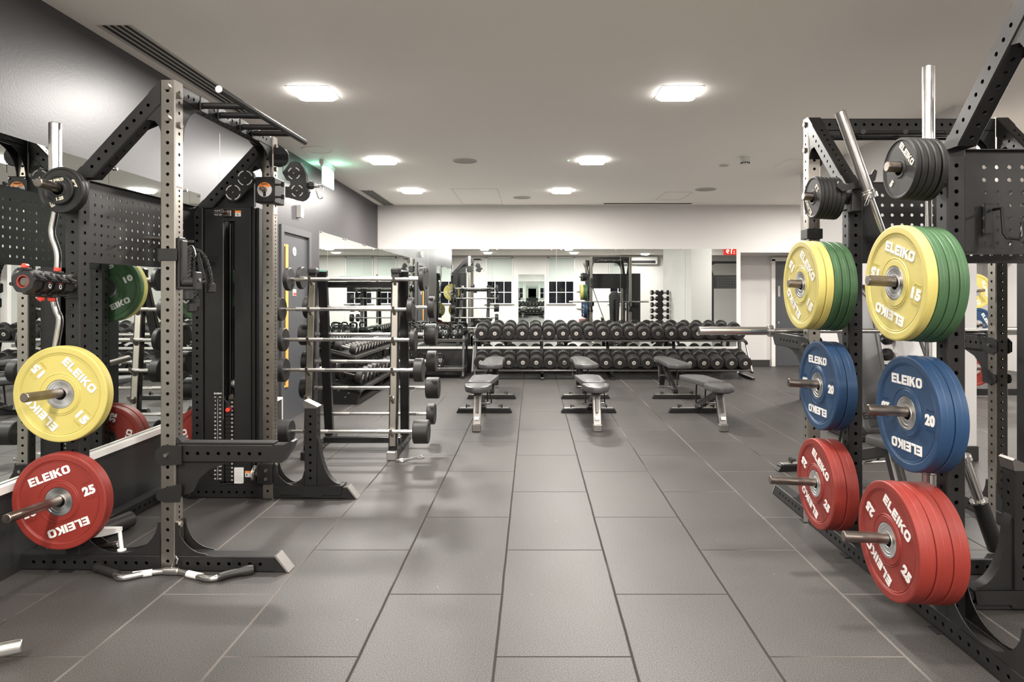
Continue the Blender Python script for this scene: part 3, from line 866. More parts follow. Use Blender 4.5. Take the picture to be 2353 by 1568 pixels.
    g = G().beam((PH / 2, cross_at, .0405), (W - PH / 2, cross_at, .0405), (0, 0, 1), .075, .07, first=.08, faces='bd')
    B(g, 'cross_rail', 'black')
    # perforated board between the back posts
    u0, u1, z0, z1 = PH / 2 + .002, W - PH / 2 - .002, 1.487, 1.890
    cols = [.105 + .05 * i for i in range(int((u1 - u0 - .2) / .05) + 1)]
    rows = [.040 + .05 * i for i in range(7)]
    g = G().holed(u1 - u0, z1 - z0, (cols, rows), .0085, Matrix(((1, 0, 0, u0), (0, 0, -1, -.02), (0, 1, 0, z0), (0, 0, 0, 1))), t=.004, nseg=12, back=True)
    g.box(((u0 + u1) / 2, -.008, z1 + .002), (u1 - u0, .03, .004)); g.box(((u0 + u1) / 2, -.008, z0 - .002), (u1 - u0, .03, .004))
    bd = B(g, 'perforated_board', 'black')
    # storage pegs on the outer faces of the back posts
    for u, s_ in ((-PH / 2, -1), (W + PH / 2, 1)):
        for z, L in ((1.815, .215), (1.366, .290), (.860, .290), (.360, .385)):
            a = Vector((u, 0, z)); tip = a + Vector((s_ * L * cos(R(3)), 0, L * sin(R(3))))
            g = G().cyl(a, tip, .021, n=28, b=.003)
            pg = B(g, 'storage_peg', 'worn')
            g = G().box((u + s_ * .004, 0, z), (.008, .07, .12), .002).cyl((u + s_ * .006, 0, z), (u + s_ * .026, 0, z + .001), .031, n=24, b=.002)
            B(g, 'peg_mount', 'black', pg)
            B(G().cyl((u + s_ * .008, 0, z + .045), (u + s_ * .018, 0, z + .045), .011, n=6), 'bolt', 'steel', pg)
    # bolts
    for u, s_ in ((-PH / 2, -1), (W + PH / 2, 1)):
        for z in (RH - .035, RH - .185):
            B(G().cyl((u, D, z), (u + s_ * .012, D, z), .016, n=6, b=.001), 'bolt', 'steel')
    for u in (0, W):
        B(text_g('ELEIKO', .010, .05, .0006).xf(Matrix(((1 if F.to_3x3().determinant() < 0 else -1, 0, 0, u), (0, 0, 1, D + PH / 2 + .0006), (0, 1, 0, 1.842), (0, 0, 0, 1)))), 'post_lettering', 'worn')
        for z in (RH - .065, RH - .21, .215):
            B(G().cyl((u, D + PH / 2, z), (u, D + PH / 2 + .012, z), .016, n=6, b=.001), 'bolt', 'steel')
    for u in (0, W):                       # floor lugs
        for w_ in (-.02, D + .0):
            B(G().prism([(u - .06, w_ - .03), (u + .06, w_ - .03), (u + .06, w_ + .03), (u - .06, w_ + .03)], .005, Matrix.Translation((0, 0, .0025))), 'floor_lug', 'black')
    if pullup == 'rungs':
        for w_ in (.22, .40, .65, .80):
            B(G().cyl((w_, D + PH / 2 - .01, RH - .05), (w_, D + .255, RH - .055), .0165, n=18), 'rung', 'black')
            B(G().box((w_, D + PH / 2 + .003, RH - .05), (.075, .008, .075), .002), 'rung_plate', 'black')
        B(G().cyl((-.06, D + .262, RH - .055), (1.03, D + .262, RH - .055), .0165, n=20, b=.003), 'pull_up_bar', 'black')
        B(G().cyl((-.061, D + .262, RH - .055), (-.066, D + .262, RH - .055), .0165, n=20), 'end_cap', 'white')
    if pullup == 'bars':
        for k in (.30, .62, .80):
            B(G().cyl((.06, D - .12 - .12 * (k > .7), RH - .14), (W - .36, D - .12 - .12 * (k > .7), RH - .14), .015, n=16), 'pull_up_bar', 'black_gloss') if k != .30 else None
        for uu in (.22, .45, .68):
            B(G().cyl((uu, D - .03, RH - .10), (uu - .05, D - .26, RH - .14), .0135, n=14), 'grip_bar', 'black_gloss')
    return root

def fmat(origin, u, w):
    u, w = Vector(u).normalized(), Vector(w).normalized()
    return Matrix(((u.x, w.x, 0, origin[0]), (u.y, w.y, 0, origin[1]), (0, 0, 1, 0), (0, 0, 0, 1)))
RA = R(1.4)
uL, wL = (sin(RA), cos(RA), 0), (cos(RA), -sin(RA), 0)
silL = Vector((-1.742, 3.163, 0))
RDL = .463
FL = fmat(silL - Vector(wL) * RDL, uL, wL)
rackL = rack('left power rack with steel front posts standing against the mirrored dark wall', FL, None, D=RDL, nose=.575, pullup='rungs')
FA = fmat((1.628, 3.336, 0), (1, 0, 0), (0, 1, 0))
rackA = rack('rear one of the two racks on the right, holding the horizontal barbell', FA, 'back-to-back racks on the right', W=1.085, nose=.53, pullup='bars')
FB = fmat((1.634, 2.561, 0), (1, 0, 0), (0, -1, 0))
rackB = rack('front one of the two right racks, cut off by the right edge', FB, 'back-to-back racks on the right', W=1.085, D=.470, nose=.55)
def atF(F, u, w, z): return F @ Vector((u, w, z))

rackC = rack('power rack at far right, seen only in the last mirror pane', fmat((5.5, 2.0, 0), (1, 0, 0), (0, -1, 0)), None)
# plates on the left rack (their pegs point toward the viewer) and behind it
RT = tuple(Vector(wL)); NL = tuple(-Vector(uL))
def stackL(z, items, start, first_label_fn=None, sgn=-1, u0=0.0):
    """items: (key, maker, thickness, rotation, label, group) from the post outward"""
    p = start
    for key, mk, t, rot, lab, grp in items:
        c = atF(FL, u0 + sgn * (PH / 2 + p + t / 2), 0, z - .0045 + math.tan(R(3)) * (p + t / 2))
        if sgn < 0: place_plate(key, mk, tuple(c), RT, NL, rot, lab, grp)
        else: place_plate(key, mk, tuple(c), tuple(-Vector(wL)), tuple(Vector(uL)), rot, lab, grp)
        p += t + .0015
kr, mr_ = bump('red', '25', .060); ky, my = bump('yellow', '15', .052); kg, mg = bump('green', '10', .036); kb, mb_ = bump('blue', '20', .050)
ky2, my2 = bump('yellow', '15', .040)
stackL(.860, [(ky, my, .052, -46, 'yellow 15 plate on the left rack above the red one', 'bumper plates on the left rack')], .030)
stackL(.360, [(kr, mr_, .060, 21, 'red 25 plate low on the left rack, near the floor', 'bumper plates on the left rack')], .030)
k5, m5 = chg(.108, .021, '2.5'); k1, m1 = chg(.071, .016, '1.25')
stackL(1.815, [(k5, m5, .021, 150, 'black 2.5 plate against the left rack post, rearmost of three', 'small plates on the left rack'),
               (k5, m5, .021, 115, 'black 2.5 plate in the middle of the small stack on the left rack', 'small plates on the left rack'),
               (k1, m1, .016, 12, 'smallest black plate marked 1.25, in front on the left rack', 'small plates on the left rack')], .034)
stackL(1.366, [(kg, mg, .036, 25, 'green 10 plate behind the left rack, seen in the wall mirror', 'bumper plates behind the left rack'),
               (ky, my, .052, 60, 'yellow plate beyond the green 10 plate, seen in the wall mirror', 'bumper plates behind the left rack')], .030, sgn=1, u0=RW)
stackL(.360, [(kr, mr_, .060, 75, 'nearer red plate behind the left rack, seen in the wall mirror', 'bumper plates behind the left rack'),
              (kr, mr_, .060, 10, 'farther red plate behind the left rack, seen in the wall mirror', 'bumper plates behind the left rack')], .030, sgn=1, u0=RW)

# plates on the right racks (pegs point to the left)
def stackR(y, z, x_back, items, px0=1.594, sgn=-1):
    """from x_back (against the post) toward the viewer's left"""
    x = x_back
    for key, mk, t, rot, lab, grp in items:
        c = (x - t / 2, y, z - .0045 + math.tan(R(3)) * (px0 - (x - t / 2)))
        place_plate(key, mk, c, (0, -1, 0), (-1, 0, 0), rot, lab, grp)
        x -= t + .0015
FR, RR_ = 'front right stack', 'rear right stack'
GF, GR = 'bumper plates on the front right rack', 'bumper plates on the rear right rack'
yF, yR = 2.561, 3.336
def L4(colour, n, where): return [f'{colour} plate {o_} of the {colour} ones on the {where} right rack' for o_ in n]
stackR(yF, 1.366, 1.563, [(kg, mg, .036, 20, 'innermost green plate on the front right rack, against the post', GF),
                          (kg, mg, .036, -70, 'middle green plate of three on the front right rack', GF),
                          (kg, mg, .036, 35, 'green plate right behind the yellow 15 on the front right rack', GF),
                          (ky2, my2, .040, -17, 'large yellow 15 plate facing out on the front right rack', GF)])
k20f, m20f = bump('blue', '20', .052)
stackR(yF, .860, 1.563, [(k20f, m20f, .052, 40, 'inner blue plate on the front right rack', GF), (k20f, m20f, .052, 0, 'blue 20 plate facing out on the front right rack', GF)])
stackR(yF, .360, 1.566, [(kr, mr_, .060, 40, 'innermost red plate on the front right rack, by the post', GF), (kr, mr_, .060, -50, 'middle red plate of three on the front right rack', GF),
                         (kr, mr_, .060, -31, 'red 25 plate facing out, lowest on the front right rack', GF)])
stackR(yR, 1.366, 1.548, [(kg, mg, .036, 20, 'innermost green plate on the rear right rack', GR), (kg, mg, .036, 75, 'middle green plate of three on the rear right rack', GR),
                          (kg, mg, .036, -30, 'green plate touching the yellow ones on the rear right rack', GR), (bump('yellow', '15', .037)[0], bump('yellow', '15', .037)[1], .037, 30, 'second yellow plate, behind the outer one on the rear right rack', GR),
                          (bump('yellow', '15', .037)[0], bump('yellow', '15', .037)[1], .037, -42, 'outer yellow 15 plate on the rear right rack', GR)])
stackR(yR, .860, 1.548, [(kb, mb_, .050, 60, 'inner blue plate on the rear right rack', GR), (kb, mb_, .050, 0, 'blue 20 plate facing out on the rear right rack', GR)])
stackR(yR, .360, 1.556, [(kr, mr_, .060, 10, 'inner red plate on the rear right rack', GR), (kr, mr_, .060, -29, 'red 25 plate facing out on the rear right rack', GR)])
k120, m120 = chg(.120, .0225, '5'); k105, m105 = chg(.107, .0195, '2.5')
ordn = ['innermost', 'second from the post', 'third from the post', 'fourth from the post', 'fifth from the post', 'sixth from the post']
for i in range(5):
    z0 = 1.815
    key, mk = k120, m120
    x = 1.555 - i * .0245 - (.004 if i else 0)
    lab = 'black 5 plate facing out on top of the front right rack' if i == 4 else f'small black plate on the front right rack, {ordn[i]}'
    place_plate(key, mk, (x - .011, yF, z0 - .0045 + math.tan(R(3)) * (1.594 - x)), (0, -1, 0), (-1, 0, 0), -47 if i == 4 else 30 * i, lab, 'small black plates on the front right rack')
for i in range(6):
    x = 1.545 - i * .0205
    lab = 'black 2.5 plate facing out on top of the rear right rack' if i == 5 else f'small black plate on the rear right rack, {ordn[i]}'
    place_plate(k105, m105, (x - .010, yR, 1.8105 + math.tan(R(3)) * (1.594 - x)), (0, -1, 0), (-1, 0, 0), 128 if i == 5 else 40 * i, lab, 'small black plates on the rear right rack')

# ------------------------------------------------------------------ rack fittings
def spotter(F, u, D, label, L=.56, z=.60):
    o = atF(F, u, D, z)
    t = thing('spotter_arm', label, 'spotter arm', tuple(o), 'spotter arms')
    B = lambda g, n, m, p=t: g.xf(F).build(n, m, p)
    a = D + PH / 2 + .006
    T = Matrix(((0, 0, 1, u), (1, 0, 0, 0), (0, 1, 0, 0), (0, 0, 0, 1)))
    g = G().beam((u, a, z - .045), (u, a + L - .10, z - .045), (0, 0, 1), .085, .062, r=.0085, first=.05)
    g.prism([(a + L - .10, z - .0875), (a + L - .055, z - .0875), (a + L - .01, z - .02), (a + L, z + .012), (a + L - .012, z + .016), (a + L - .045, z - .0025), (a + L - .10, z - .0025)], .062, T)
    B(g, 'arm', 'black')
    B(G().box((u, a + L / 2 - .04, z + .003), (.058, L - .11, .010), .003).prism([(a - .004, z), (a + .03, z), (a + .004, z + .03), (a - .010, z + .028)], .058, T), 'wear_strip', 'rubber_worn')
    web = [(a - .004, z - .088), (a + .30, z - .088), (a + .22, z - .10), (a + .14, z - .13), (a + .085, z - .18), (a + .055, z - .24), (a - .004, z - .26)]
    B(G().prism(web, .03, T), 'web', 'black')
    for zz in (z - .05, z - .235):
        for s_ in (-1, 1):
            g = G(); T2 = T @ Matrix.Translation((0, 0, s_ * (PH / 2 + .005)))
            if zz > z - .1: g.prism([(D - .055, zz - .035), (D - .02, zz - .052), (a + .03, zz - .045), (a + .03, zz + .045), (D - .02, zz + .045), (D - .055, zz + .02)], .008, T2)
            else: g.prism([(D - .052, zz - .012), (D - .045, zz - .030), (D - .01, zz - .042), (a + .02, zz - .040), (a + .03, zz + .02), (a + .03, zz + .048), (D + .01, zz + .034), (D - .045, zz + .016)], .008, T2)
            B(g, 'bracket', 'black')
    B(G().cyl((u - PH / 2 - .022, D, z - .05), (u + PH / 2 + .022, D, z - .05), .009, n=14), 'locking_pin', 'steel')
    return t
spotter(FL, 0, RDL, 'black spotter arm reaching out from the near steel post of the left rack', z=.610)
spotter(FA, 0, RD, 'black spotter arm under the left end of the horizontal barbell', L=.515, z=1.079)
spotter(FA, 1.085, RD, 'black spotter arm under the far right end of the horizontal barbell', L=.515, z=1.079)
def jhook(F, u, D, z, label):
    o = atF(F, u, D, z)
    t = thing('j_hook', label, 'bar hook', tuple(o), 'bar hooks on the racks')
    B = lambda g, n, m, p=t: g.xf(F).build(n, m, p)
    a = D + PH / 2
    g = G()
    for s_ in (-1, 1): g.box((u + s_ * (PH / 2 + .005), D + .002, z + .02), (.008, PH + .02, .058), .002)
    g.box((u, D - PH / 2 - .006, z + .02), (PH + .018, .008, .058), .002)
    B(g, 'collar_band', 'black')
    B(G().box((u, a + .010, z - .02), (.055, .012, .25), .003).box((u, a + .022, z - .01), (.045, .014, .20), .004), 'back_plate', 'black')
    B(G().cyl((u, a + .02, z - .112), (u, a + .085, z - .112), .021, n=20).box((u, a + .045, z - .140), (.05, .09, .014), .004), 'cradle', 'rubber')
    B(G().box((u, a + .088, z - .105), (.056, .020, .088), .007), 'front_lip', 'black')
    B(G().cyl((u - .0001, a + .099, z - .10), (u, a + .103, z - .10), .009, n=16), 'badge', 'alu')
    return t
jhook(FL, 0, RDL, 1.495, 'bar hook on the near steel post of the left rack')
jhook(FA, 0, RD, 1.655, 'bar hook high on the far left steel post of the right racks')

def short_post(F, u, w, label, axis='w', h=.635, big=1):
    """stubby drilled upright saddled over a base rail, with flared foot"""
    o = atF(F, u, w, 0)
    t = thing('short_upright', label, 'rack attachment', tuple(o), 'short drilled uprights on the base rails')
    B = lambda g, n, m, p=t: g.xf(F).build(n, m, p)
    if axis == 'w': T = Matrix(((0, 0, 1, u), (1, 0, 0, w), (0, 1, 0, 0), (0, 0, 0, 1))); sd = (0, 1, 0)
    else: T = Matrix(((1, 0, 0, u), (0, 0, 1, w), (0, 1, 0, 0), (0, 0, 0, 1))); sd = (1, 0, 0)
    B(G().beam((u, w, .086), (u, w, h - .045), sd, .078, .082, first=.05), 'post', 'black')
    B(G().prism([(-.042, h - .047), (.042, h - .047), (.046, h - .038), (-.040, h + .004), (-.050, h - .004)], .084, T), 'cap', 'bench_steel')
    for s_ in (-1, 1):
        if s_ != big:
            B(G().prism([(s_ * .038, .084), (s_ * .038, .20), (s_ * .06, .13), (s_ * .10, .10), (s_ * .16, .084)], .05, T), 'flare', 'black'); continue
        pl = [(s_ * .038, .084), (s_ * .038, .40)] + [(s_ * (.19 - .14 * cos(R(a_))), .40 - .305 * sin(R(a_))) for a_ in range(8, 91, 8)] + [(s_ * .20, .084)]
        B(G().prism(pl, .05, T), 'flare', 'black')
    g = G().prism([(-.21, .0795), (.21, .0795), (.21, .089), (-.21, .089)], .09, T)
    for s_ in (-1, 1): g.prism([(-.20, .03), (-.06, .03), (-.05, .004 + .01), (.07, .014), (.08, .03), (.20, .03), (.21, .089), (-.21, .089)], .006, T @ Matrix.Translation((0, 0, s_ * .043)))
    B(g, 'saddle', 'black')
    return t
short_post(FL, RW, RDL + .28, 'short black upright on the far base rail of the left rack')
short_post(FB, .42, -.215, 'short black upright low at the right edge, behind the front right rack', axis='u', big=-1)

# black storage peg hook on the front right board and small pegs on the left board
o = thing('storage_hook', 'black U-shaped hook on the perforated board at upper right', 'hook', (1.85, 2.55, 1.62))
G().tube([(1.79, 2.545, 1.655), (1.79, 2.50, 1.655), (1.79, 2.49, 1.56), (1.80, 2.485, 1.54), (1.845, 2.485, 1.535), (1.855, 2.485, 1.55), (1.857, 2.485, 1.60)], .006, 10).build('hook', 'black_gloss', o)
G().box((1.78, 2.556, 1.62), (.03, .006, .12), .002).build('mount', 'black', o)
for i in range(4):
    a = atF(FL, .50 + .075 * i, 0, 1.64); b_ = a + Vector(wL) * .17
    o = G().cyl(a + Vector(wL) * .012, b_, .0075, n=12, b=.001).build('board_peg', 'steel')
    tag(o, 'short steel peg sticking out of the perforated board on the left rack', 'peg', 'steel pegs on the left board')

# ------------------------------------------------------------------ olympic bars
def olympic_bar(label, centre, direction, rot_up=(0, 0, 1)):
    c = Vector(centre); d = Vector(direction).normalized()
    t = thing('barbell', label, 'barbell', tuple(c), 'long barbells')
    G().cyl(c - d * .66, c + d * .66, .0142, n=20).build('shaft', 'chrome', t)
    for s_ in (-1, 1):
        g = G().cyl(c + d * s_ * .655, c + d * s_ * .685, .036, n=32, b=.004).cyl(c + d * s_ * .68, c + d * s_ * 1.10, .0252, n=32, b=.002)
        sl = g.build('sleeve', 'chrome', t)
        G().cyl(c + d * s_ * 1.1002, c + d * s_ * 1.1012, .019, n=24).build('end_cap', 'worn', sl)
    return t
olympic_bar('long steel barbell lying across the rear right rack', (2.105, 3.955, 1.104), (1, 0, 0))
bA = olympic_bar('upright steel barbell behind the black 5 plates', (1.735, 2.87, 1.225), (0, 0, 1))
tilt = Vector((2.22 - 1.478, 0, -2.078)).normalized()
ctr = Vector((1.478, 3.15, 2.204)) + tilt * 1.10
bB = olympic_bar('tilted steel barbell leaning between the two right racks', tuple(ctr), tuple(tilt))
# spring clip on the tilted bar
p = ctr - tilt * .70
t = thing('spring_clip', 'wire spring clip around the tilted barbell at the rear right rack', 'clip', tuple(p))
e1 = tilt.cross(Vector((0, 1, 0))).normalized(); e2 = Vector((0, 1, 0))
pts = []
for k in range(61):
    a = 2 * pi * k / 22; pts.append(p + (e1 * cos(a) + e2 * sin(a)) * .0295 + tilt * (.0055 * k / 22 * 1.0))
G().tube(pts, .0026, 8).build('coil', 'chrome', t)
q = pts[0]
G().tube([q, q - e1 * .02 - e2 * .03 + Vector((-.02, 0, -.03)), q + Vector((-.055, -.03, -.075)), q + Vector((-.06, -.03, -.09)), q + Vector((-.045, -.03, -.085)), q + Vector((-.03, -.02, -.05))], .0026, 8).build('handle', 'chrome', t)
# bar fork on the back post of the rear rack
t = thing('bar_fork', 'black forked holder bracing the tilted barbell', 'bar holder', (1.62, 3.25, 1.80))
g = G().box((1.605, 3.265, 1.80), (.05, .06, .13), .004).prism([(1.58, 1.845), (1.52, 1.83), (1.49, 1.855), (1.50, 1.88), (1.54, 1.865), (1.60, 1.885), (1.66, 1.915), (1.675, 1.94), (1.69, 1.93), (1.68, 1.885), (1.63, 1.845)], .008, Matrix(((1, 0, 0, 0), (0, 0, 1, 3.215), (0, 1, 0, 0), (0, 0, 0, 1))))
g.build('fork', 'black', t)
# bar tubes at the floor
def bar_tube(label, top, bot, r=.036):
    top, bot = Vector(top), Vector(bot); d = (top - bot).normalized()
    t = thing('bar_tube', label, 'bar holder', tuple(bot), 'barbell tubes at the floor')
    G().cyl(bot - d * .015, top, r, n=28).build('tube', 'black', t)
    q = d.to_track_quat('Z', 'Y').to_matrix().to_4x4(); q.translation = top
    G().lathe([(.0262, -.002), (r + .004, -.002), (r + .004, .006), (.0262, .006)], 32, q).build('ring', 'chrome', t)
    return t
end = ctr + tilt * 1.10
bar_tube('black tube holding the foot of the tilted barbell', tuple(end - tilt * .21), tuple(end + tilt * .02))
bar_tube('black tube holding the foot of the upright barbell', (1.735, 2.87, .33), (1.735, 2.87, .10))
o = G().box((1.735, 2.87, .09), (.10, .14, .012), .002).box((2.24, 3.12, .088), (.10, .14, .012), .002)
# barbell end on the floor, lower left corner
a = px(46, 1462, 2.36); 
c0 = Vector((-1.85, 2.375, .052)); dd = Vector((-.66, -.36, 0)).normalized()
t = thing('barbell', 'chrome barbell end on the floor at the lower left corner', 'barbell', tuple(c0), 'long barbells')
G().cyl(c0, c0 + dd * .415, .0255, n=32, b=.003).cyl(c0 + dd * .41, c0 + dd * .44, .037, n=32, b=.004).build('sleeve', 'chrome', t)
G().cyl(c0 + dd * .43, c0 + dd * .9, .0142, n=18).build('shaft', 'chrome', t)

# ------------------------------------------------------------------ curl bar and locking collars on the left rack
zx = lambda x, z: Vector((x, 3.175, z))
t = thing('curl_bar', 'bent chrome curl bar standing upright between left rack and mirror', 'curl bar', (-2.31, 3.175, .78))
Y3 = 3.175
def pxz(x, y, d=Y3): return px(x, y, d)
G().cyl(pxz(127, 283), pxz(127, 430), .0275, n=32, b=.003).cyl(pxz(127, 430), pxz(127, 442), .036, n=28, b=.003).build('sleeve', 'chrome', t)
pts = [(126, 440), (127, 480), (124, 500), (120, 520), (119, 532), (121, 546), (128, 566), (132, 582), (133, 600), (131, 640), (124, 668), (124, 690), (131, 716), (137, 730), (137, 748), (133, 772), (129, 800), (131, 830), (133, 870)]
def smooth(pts, n=5):
    P = [Vector(p) for p in pts]; out = []
    for i in range(len(P) - 1):
        a, b_, c, d = P[max(i - 1, 0)], P[i], P[i + 1], P[min(i + 2, len(P) - 1)]
        for k in range(n):
            u = k / n
            out.append(.5 * ((2 * b_) + (c - a) * u + (2 * a - 5 * b_ + 4 * c - d) * u * u + (3 * b_ - a - 3 * c + d) * u ** 3))
    return out + [P[-1]]
G().tube(smooth([pxz(x, y) for x, y in pts], 4), .0155, 18).build('bent_shaft', 'chrome', t)
G().cyl(pxz(133, 868), pxz(133, 880), .036, n=28, b=.003).cyl(pxz(133, 880), pxz(133, 960), .0265, n=32, b=.003).build('sleeve', 'chrome', t)
G().cyl(pxz(133, 945), pxz(133, 1000), .036, n=28).box(pxz(145, 1000), (.14, .05, .02), .003).build('holder_tube', 'black', t)

u_ = Vector(uL)
peg0 = atF(FL, -PH / 2, 0, 1.366); pdir = (-u_ * cos(R(3)) + Vector((0, 0, sin(R(3))))).normalized()
for i in range(4):
    s_ = .055 + i * .063
    c = peg0 + pdir * (s_ + .027)
    t = thing('barbell_collar', ['locking collar nearest the post on the left rack peg', 'second locking collar from the post, marked with red', 'third locking collar from the post, marked with red', 'locking collar facing the viewer at the peg tip on the left rack'][i], 'barbell collar', tuple(c), 'black locking collars on the left rack peg')
    q = pdir.to_track_quat('Z', 'Y').to_matrix().to_4x4(); q.translation = c
    oct_ = [(.052 * cos(2 * pi * k / 8 + .2), .050 * sin(2 * pi * k / 8 + .2)) for k in range(8)]
    n8 = 8
    vs = []; fs = []
    rings = [(1.0, -.026), (1.06, -.018), (1.06, .018), (1.0, .026)]
    for f_, z in rings: vs += [(x * f_, y * f_, z) for x, y in oct_]
    inn = [(.030 * cos(2 * pi * k / 8 + .2), .030 * sin(2 * pi * k / 8 + .2)) for k in range(8)]
    vs += [(x, y, -.026) for x, y in inn] + [(x, y, .026) for x, y in inn]
    for r_ in range(3):
        for k in range(8): fs.append((r_ * 8 + k, r_ * 8 + (k + 1) % 8, r_ * 8 + 8 + (k + 1) % 8, r_ * 8 + 8 + k))
    for k in range(8):
        j = (k + 1) % 8
        fs.append((24 + k, 24 + j, 40 + j, 40 + k)); fs.append((k, 32 + k, 32 + j, j)); fs.append((32 + k, 40 + k, 40 + j, 32 + j))
    G().add(vs, fs, q).build('body', 'black', t)
    G().lathe([(.0235, -.02), (.0285, -.02), (.0285, .0262), (.0235, .0262)], 28, q).build('liner', 'liner', t)
    g = G()
    sgn = [1, -1, -1, 1][i]
    side = Vector(wL)
    up = Vector((0, 0, 1))
    arm_c = c + (up * .056 * sgn + side * (-.012 if sgn > 0 else .004))
    g.box((0, 0, 0), (.05, .03, .014), .004, Matrix.Translation(arm_c))
    g.box((0, 0, 0), (.07, .022, .010), .003, Matrix.Translation(c + up * .030 + side * .045) @ Matrix.Rotation(R(28), 4, 'Y'))
    for k in range(0, 8, 2):
        a_ = 2 * pi * k / 8 + .2; pp = q @ Vector((.052 * cos(a_), .05 * sin(a_), 0)); g.cyl(pp - pdir * .028, pp + pdir * .028, .008, n=12)
    g.build('lever_arm', 'black', t)
    G().box((0, 0, 0), (.024, .026, .020), .005, Matrix.Translation(c + up * .070 * sgn + side * (-.010 if sgn > 0 else .01)) @ Matrix.Rotation(R(15), 4, 'Y')).build('release_tab', 'red_plastic', t)
    if i in (1, 2):
        fc = c + Vector((.0395, -.012, -.024))
        mx = frame(tuple(c + side * .0505 + up * -.012 - u_ * .0), tuple(-u_ * -1.0), (0, 0, 1))
        text_g('O', .022, .014, .002, .0).xf(Matrix.Translation(c + side * .052 - up * .014) @ frame((0, 0, 0), tuple(u_), (0, 0, 1))).build('emblem', 'white', t)
        G().box((0, 0, 0), (.002, .020, .007), 0, Matrix.Translation(c + side * .0525 + up * .004)).build('red_mark', 'red_plastic', t)

# ------------------------------------------------------------------ cable machines
def cable_machine(F, label, D, W, full=True):
    o = atF(F, W, .22, 0)
    t = thing('cable_machine', label, 'cable machine', tuple(o), 'cable towers on the racks')
    B = lambda g, n, m, p=t: g.xf(F).build(n, m, p)
    f0 = W - .02                      # front face plane
    z0, z1 = .10, 1.893
    def bx(g, w0, w1, u0, u1, za, zb, b=.002): g.box(((u0 + u1) / 2, (w0 + w1) / 2, (za + zb) / 2), (u1 - u0, w1 - w0, zb - za), b); return g
    g = G(); bx(g, .039, .165, f0, f0 + .30, z0, z1, .003); bx(g, .236, .345, f0, f0 + .30, z0, z1, .003)
    bx(g, .165, .236, f0 + .12, f0 + .14, z0, z1); bx(g, .165, .236, f0, f0 + .02, 1.80, z1)
    B(g, 'housing', 'black')
    g = G(); bx(g, .345, .365, f0 + .012, f0 + .29, z0, z1, .004); bx(g, .365, .385, f0 + .03, f0 + .27, z0, z1, .004)
    B(g, 'side_moulding', 'black')
    for w_ in (.182, .222): B(G().cyl((f0 + .06, w_, z0), (f0 + .06, w_, 1.80), .008, n=12), 'guide_rod', 'black_gloss')
    B(G().cyl((f0 + .05, .203, .60), (f0 + .05, .203, 1.80), .0025, n=8), 'cable', 'rope')
    B(G().box((f0 - .001, .1655, 1.15), (.004, .003, 1.28)), 'edge_strip', 'alu')
    ws = []
    for k in range(20):
        za = .098 + k * .0267
        g = G(); bx(g, .168, .234, f0 + .015, f0 + .115, za + .001, za + .0255, .0015)
        pl = B(g, 'weight_plate', 'black')
        B(G().cyl((f0 + .016, .215, za + .013), (f0 + .0145, .215, za + .013), .006, n=12), 'pin_hole', 'grey_label', pl)
    B(G().box((f0 + .06, .203, .645), (.05, .05, .03), .004).cyl((f0 + .03, .214, .66), (f0 + .012, .214, .66), .013, n=16), 'lift_block', 'worn')
    B(G().cyl((f0 + .015, .204, .575), (f0 - .028, .204, .575), .014, n=20, b=.003), 'selector_pin', 'red_plastic')
    P = lambda w_, z, uu=f0 - .022: Vector((uu, w_, z))
    B(G().tube(smooth([P(.195, .665), P(.185, .655), P(.187, .64), P(.21, .615), P(.226, .585), P(.222, .55), P(.205, .543)]), .0028, 8), 'tether', 'rope')
    B(G().lathe([(.016, -.006), (.044, -.011), (.046, -.011), (.040, -.004), (.040, .004), (.046, .011), (.044, .011), (.016, .006)], 36, Matrix(((0, 1, 0, f0 + .07), (0, 0, 1, .215), (1, 0, 0, .735), (0, 0, 0, 1)))), 'pulley_wheel', 'chrome')
    if not full: 
        return t
    # numbers plate
    def T(w_, z, uu=f0 - .0012): return Matrix(((0, 0, -1, uu), (1, 0, 0, w_), (0, 1, 0, z), (0, 0, 0, 1)))
    g = G().merge(text_g('ELEIKO', .010, .050, .001, .03), T(.129, .679)).merge(text_g('KG', .0075, .012, .001, .02), T(.112, .655)).merge(text_g('LBS', .0075, .016, .001, .02), T(.144, .655))
    lbs = [7, 14, 21, 28, 35, 42, 49, 56, 63, 70, 77, 84, 91, 98, 105, 112, 119, 126, 133, 140]
    for k in range(20):
        z = .631 - k * .0267
        g.merge(text_g(str(3 * (k + 1)), .0095, None, .001, .03), T(.112, z)).merge(text_g(str(lbs[k]), .0095, None, .001, .03), T(.144, z))
    g.box((f0 - .0012, .128, .38), (.001, .0013, .53))
    B(g, 'weight_scale', 'letter')
    B(G().merge(text_g('+1,5 KG', .012, .05, .001, .03), T(.130, 1.868)).merge(text_g('+3,5 LBS', .012, .05, .001, .03), T(.130, 1.842)).box((f0 - .0012, .128, 1.855), (.001, .05, .001)), 'add_on_text', 'letter')
    B(G().box((f0 - .012, .200, 1.85), (.03, .055, .045), .004).cyl((f0 - .02, .190, 1.857), (f0 - .065, .186, 1.857), .016, n=22, b=.002), 'add_on_knob', 'worn')
    lb = B(G().box((f0 - .001, .262, 1.850), (.002, .038, .038)), 'warning_label', 'white')
    B(G().box((f0 - .0025, .262, 1.862), (.001, .038, .014)), 'warning_band', 'orange', lb)
    B(G().prism([(.252, 1.848), (.258, 1.848), (.266, 1.838), (.262, 1.836)], .001, Matrix(((0, 0, -1, f0 - .0028), (1, 0, 0, 0), (0, 1, 0, 0), (0, 0, 0, 1)))), 'warning_symbol', 'slot', lb)
    lb = B(G().box((f0 - .001, .268, .145), (.002, .062, .105), .0005), 'instruction_label', 'white')
    g = G()
